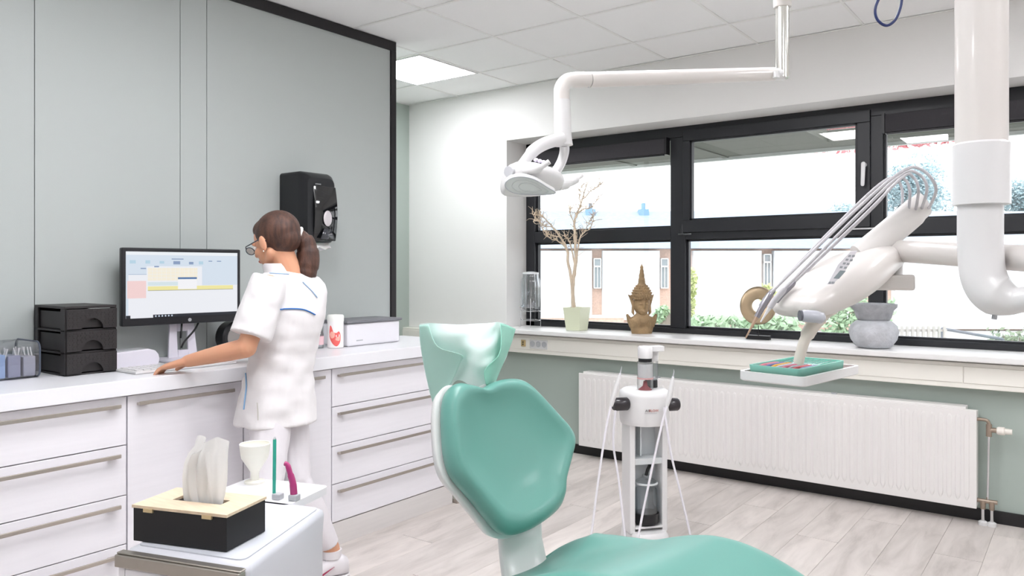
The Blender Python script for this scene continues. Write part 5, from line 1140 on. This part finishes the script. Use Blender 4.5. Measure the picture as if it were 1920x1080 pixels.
h_ = m.build('hair', hairm, pw, mods=[('REMESH', {'mode': 'VOXEL', 'voxel_size': .005}), ('SMOOTH', {'iterations': 6})], smooth=80); bake(h_)
m = MB(); pt = [q3(551, 441, 3.27), q3(564, 446, 3.28), q3(574, 460, 3.285), q3(578, 485, 3.28), q3(575, 508, 3.27), q3(571, 526, 3.26)]
m.tube(spline(pt, 6), [.026]*1+[.028]*4+[.034]*4+[.042]*6+[.047]*8+[.043]*4+[.036]*2+[.02]*2, 24); pn = m.build('ponytail', hairm, pw, smooth=80)
m = MB(); dct = (pt[1]-pt[0]).normalized(); a1_ = dct.cross(UP).normalized(); a2_ = a1_.cross(dct).normalized(); c_ = q3(559, 443.5, 3.274)
m.tube([c_+(a1_*math.cos(t)+a2_*math.sin(t))*(.033+.002*math.sin(t*9)) for t in [2*PI*k/40 for k in range(40)]], .009, 10, closed=True); m.build('hair_tie', mat('cream_scrunchie', '#f3ece6', .8), pw, smooth=80)
# brows, eyes, lips, earring
for s_ in (-1, 1):
    m = MB(); m.ell(hp3(.078, s_*.031, -.004), (hf*.0105, hl*.0125, hu*.0075), 14, 10); e_ = m.build('eye', mat('eye_white', '#efe9e4', .2) if s_ < 0 else bpy.data.materials['eye_white'], pw)
    m = MB(); m.ell(hp3(.0865, s_*.031, -.004), (hf*.003, hl*.005, hu*.005), 12, 8); m.build('iris', mat('iris_brown', '#3b2a20', .2) if s_ < 0 else bpy.data.materials['iris_brown'], e_)
    m = MB(); m.tube([hp3(.090, s_*.018, .016), hp3(.089, s_*.032, .020), hp3(.080, s_*.048, .014)], [.002, .003, .0015], 8); m.build('eyebrow', hairm, pw)
m = MB(); m.ell(hp3(.0945, 0, -.0575), (hf*.005, hl*.019, hu*.008), 14, 8); m.build('lips', mat('lips', '#c27a70', .4), pw)
m = MB(); m.ell(hp3(-.001, .085, -.047), (hf*.003, hl*.003, hu*.003), 10, 8); m.build('earring', mat('pearl', '#f2efe9', .2), pw)
# glasses
gm = mat('dark_blue_glasses', '#2c3444', .25, coat=.5)
m = MB()
for s_ in (-1, 1):
    m.tube([hp3(.108, s_*.035+.024*math.cos(t), -.006+.016*math.sin(t)) for t in [2*PI*k/24 for k in range(24)]], .0018, 8, closed=True)
    m.tube([hp3(.107, s_*.058, .004), hp3(.09, s_*.074, .006), hp3(.03, s_*.081, .006), hp3(-.008, s_*.082, .008), hp3(-.022, s_*.08, -.012)], .0023, 8)
m.tube([hp3(.108, -.012, .002), hp3(.112, 0, .005), hp3(.108, .012, .002)], .002, 8); gs = m.build('glasses', gm, pw, smooth=70)
for s_ in (-1, 1):
    m = MB(); m.ell(hp3(.108, s_*.035, -.006), (hf*.0007, hl*.023, hu*.0152), 20, 8); m.build('lens', glass, gs)
# tunic
m = MB(); ring = []
TR = [(527, 508, 3.235, .062, .058), (533, 513, 3.235, .095, .075), (541, 519, 3.24, .145, .085), (545, 533, 3.245, .176, .092), (545, 550, 3.25, .182, .108), (543, 585, 3.25, .178, .125), (538, 620, 3.25, .165, .128), (530, 660, 3.25, .152, .125), (524, 700, 3.25, .155, .130), (520, 740, 3.25, .172, .142), (519, 770, 3.25, .186, .150), (519, 792, 3.25, .192, .152)]
for i, (u, v, d, w, t) in enumerate(TR):
    w *= .93 if v < 560 else .88; t *= .95; c = q3(u, v, d); R_ = []
    for k in range(40):
        a = 2*PI*k/40; wr_ = 1+(.022*math.sin(5*a+v*.03)+.015*math.sin(9*a-v*.05)) if v > 600 else 1
        R_.append(c+bl*(w*wr_*math.copysign(abs(math.cos(a))**.85, math.cos(a)))+bf*(t*wr_*math.copysign(abs(math.sin(a))**.85, math.sin(a))))
    ring.append(R_)
m.rings(ring)
for s0_, e0_, k_ in ((SL, EL_, .82), (SR, ER, .8)):
    e2 = s0_+(e0_-s0_)*k_; dd_ = (e2-s0_); m.tube([s0_-dd_*.12+UP*.004, s0_+dd_*.08, s0_+dd_*.35, s0_+dd_*.7, e2], [.066, .074, .077, .079, .082], 28)
tu = m.build('tunic', tunm, pw, mods=[('REMESH', {'mode': 'VOXEL', 'voxel_size': .0055}), ('SMOOTH', {'iterations': 6, 'factor': .5})], smooth=80)
bake(tu)
# soft creases pressed into the cloth
from mathutils import noise as mn
nrm_ = [v_.normal.copy() for v_ in tu.data.vertices]
for v_, nv_ in zip(tu.data.vertices, nrm_):
    p = v_.co.copy(); n1_ = mn.noise(V((p.x*9, p.y*9, p.z*16+p.x*8))); n2_ = mn.noise(V((p.x*22+3, p.y*22, p.z*30)))
    v_.co = p+nv_*(n1_*.007+n2_*.0022)
# collar
m = MB(); cc0 = [(526, 511, 3.236, .062, .060, .0), (521, 500, 3.232, .060, .058, 0), (518, 494, 3.23, .057, .055, 0)]
R = []
for (u, v, d, w, t, _) in cc0:
    c = q3(u, v, d)+UP*0; R.append([c+bl*(w*math.cos(a))+bf*(t*math.sin(a))-UP*(.018*max(0, math.sin(a))) for a in [2*PI*k/32 for k in range(32)]])
R += [[p+(q3(520, 500, 3.23)-p)*.09 for p in r] for r in R[::-1]]
m.rings(R, closed=True, cap=False); m.build('collar', tunm, tu, smooth=80)
# blue piping on the back: straight yoke line and shoulder line, laid on the cloth
def onbody(u, v, ex_=.003):
    o_ = WM[tu].inverted() @ CP; r_ = (WM[tu].to_3x3().inverted() @ ray(u, v)).normalized()
    ok, loc_, nor, _ = tu.ray_cast(o_, r_)
    return (WM[tu] @ (loc_+nor*ex_)) if ok else None
bpy.context.evaluated_depsgraph_get().update()
def piping(P, mt, name, r=.0035):
    L_ = [onbody(u, v) for u, v in [(p.x, p.y) for p in spline([(a, b, 0) for a, b in P], 5)]]; L_ = [p for p in L_ if p]
    if len(L_) > 3: m = MB(); m.tube(L_, r, 8, flat=.8); m.build(name, mt, tu, smooth=80)
piping([(525, 580), (545, 579), (565, 580), (578, 584), (590, 590)], blue, 'blue_piping')
piping([(567, 529), (577, 539), (586, 548), (594, 558)], pblue, 'pale_blue_piping', .0022)
piping([(506, 513), (524, 514), (542, 515)], pblue, 'collar_piping', .002)
piping([(462, 700), (463, 725), (460, 750), (458, 768)], pblue, 'side_piping', .003)
# side vent stitch and seam
m = MB(); P = [onbody(u, v, .002) for u, v in ((483, 755), (484, 772), (484, 788))]; P = [p for p in P if p]
if len(P) == 3: m.tube(P, .0022, 6); m.build('side_vent', mat('seam_grey', '#b9b5ae', .8), tu)
# trousers
m = MB()
for h_, k_, a_ in ((HL, KL_, AL), (HR, KR, AR)):
    m.caps(h_, k_, .088, .068); m.tube([k_, k_+(a_-k_)*.05, k_+(a_-k_)*.3, k_+(a_-k_)*.65, k_+(a_-k_)*.93], [.064, .067, .066, .056, .048], 24)
m.ell(q3(522, 740, 3.25), (bl*.14, bf*.115, UP*.11), 28, 14)
tr_ = m.build('trousers', trm, pw, mods=[('REMESH', {'mode': 'VOXEL', 'voxel_size': .0055}), ('SMOOTH', {'iterations': 5})], smooth=80); bake(tr_)
nrm_ = [v_.normal.copy() for v_ in tr_.data.vertices]
for v_, nv_ in zip(tr_.data.vertices, nrm_):
    p = v_.co.copy(); v_.co = p+nv_*(mn.noise(V((p.x*14, p.y*14, p.z*14+p.y*10)))*.006)
# shoes
def shoe(an, dirv, name='shoe'):
    f = dirv.normalized(); s_ = UP.cross(f).normalized(); A_ = V((an.x, an.y, 0)); R = []
    for t, w, h, zb_ in ((-.072, .012, .05, .012), (-.068, .030, .085, .004), (-.04, .038, .105, .004), (.0, .040, .11, .004), (.035, .040, .092, .004), (.075, .043, .068, .004), (.115, .045, .052, .004), (.15, .040, .044, .004), (.172, .026, .036, .006), (.18, .01, .026, .012)):
        c_ = A_+f*t; R.append([c_+s_*(w*math.copysign(abs(math.cos(a))**.7, math.cos(a)))+UP*(zb_+.018+(h-.018)/2+(h-.018)/2*math.copysign(abs(math.sin(a))**.8, math.sin(a))) for a in [2*PI*k/24 for k in range(24)]])
    m = MB(); m.rings(R); m.tube([A_+UP*.10+f*.0, an+UP*(.0)+f*0], [.041, .043], 20); sh = m.build(name, mat('white_shoe_leather', '#dfdbde', .45) if 'white_shoe_leather' not in bpy.data.materials else bpy.data.materials['white_shoe_leather'], pw, smooth=70)
    R = []
    m = MB()
    for z in (.001, .022):
        R.append([A_+f*x+s_*y+UP*z for x, y in spline_out])
    m.rings(R); m.build('sole', mat('sole_white', '#e9e6e8', .6) if 'sole_white' not in bpy.data.materials else bpy.data.materials['sole_white'], sh)
    m = MB()
    for k in range(5):
        t = .012+.018*k; z = .112-.010*k
        m.tube([A_+f*t+s_*.024+UP*(z-.012), A_+f*(t+.008)+UP*(z+.006), A_+f*t-s_*.024+UP*(z-.012)], .0028, 6)
    lc_ = m.build('laces', mat('silver_laces', '#c9c6cc', .6) if 'silver_laces' not in bpy.data.materials else bpy.data.materials['silver_laces'], sh, smooth=60); lc_['kind'] = 'stuff'
    return sh, A_, f, s_
spline_out = [(p.x, p.y) for p in spline([(-.078, 0, 0), (-.06, .036, 0), (0, .041, 0), (.08, .047, 0), (.14, .044, 0), (.178, .022, 0), (.188, 0, 0), (.178, -.022, 0), (.14, -.044, 0), (.08, -.047, 0), (0, -.041, 0), (-.06, -.036, 0)], 3, True)]
arr = V(AR); arr.z = max(arr.z, .13); fR = rdh(-.82, -.45)
sh, A_, f_, s_ = shoe(AR+rdh(.0, 0), fR)
# swoosh-like tick on the near flank
sd_ = s_ if s_.dot(CP-A_) > 0 else -s_
tk = [(.105, .038), (.098, .030), (.082, .028), (.06, .036), (.0, .072), (.055, .048), (.08, .042), (.096, .044), (.108, .058)]
m = MB(); m.prism([A_+f_*x+sd_*(.0415)+UP*z for x, z in tk], sd_*.003); m.build('flank_mark', mat('crimson_mark', '#a02a50', .4), sh, smooth=0)
shoe(AL, rdh(-.75, .6))
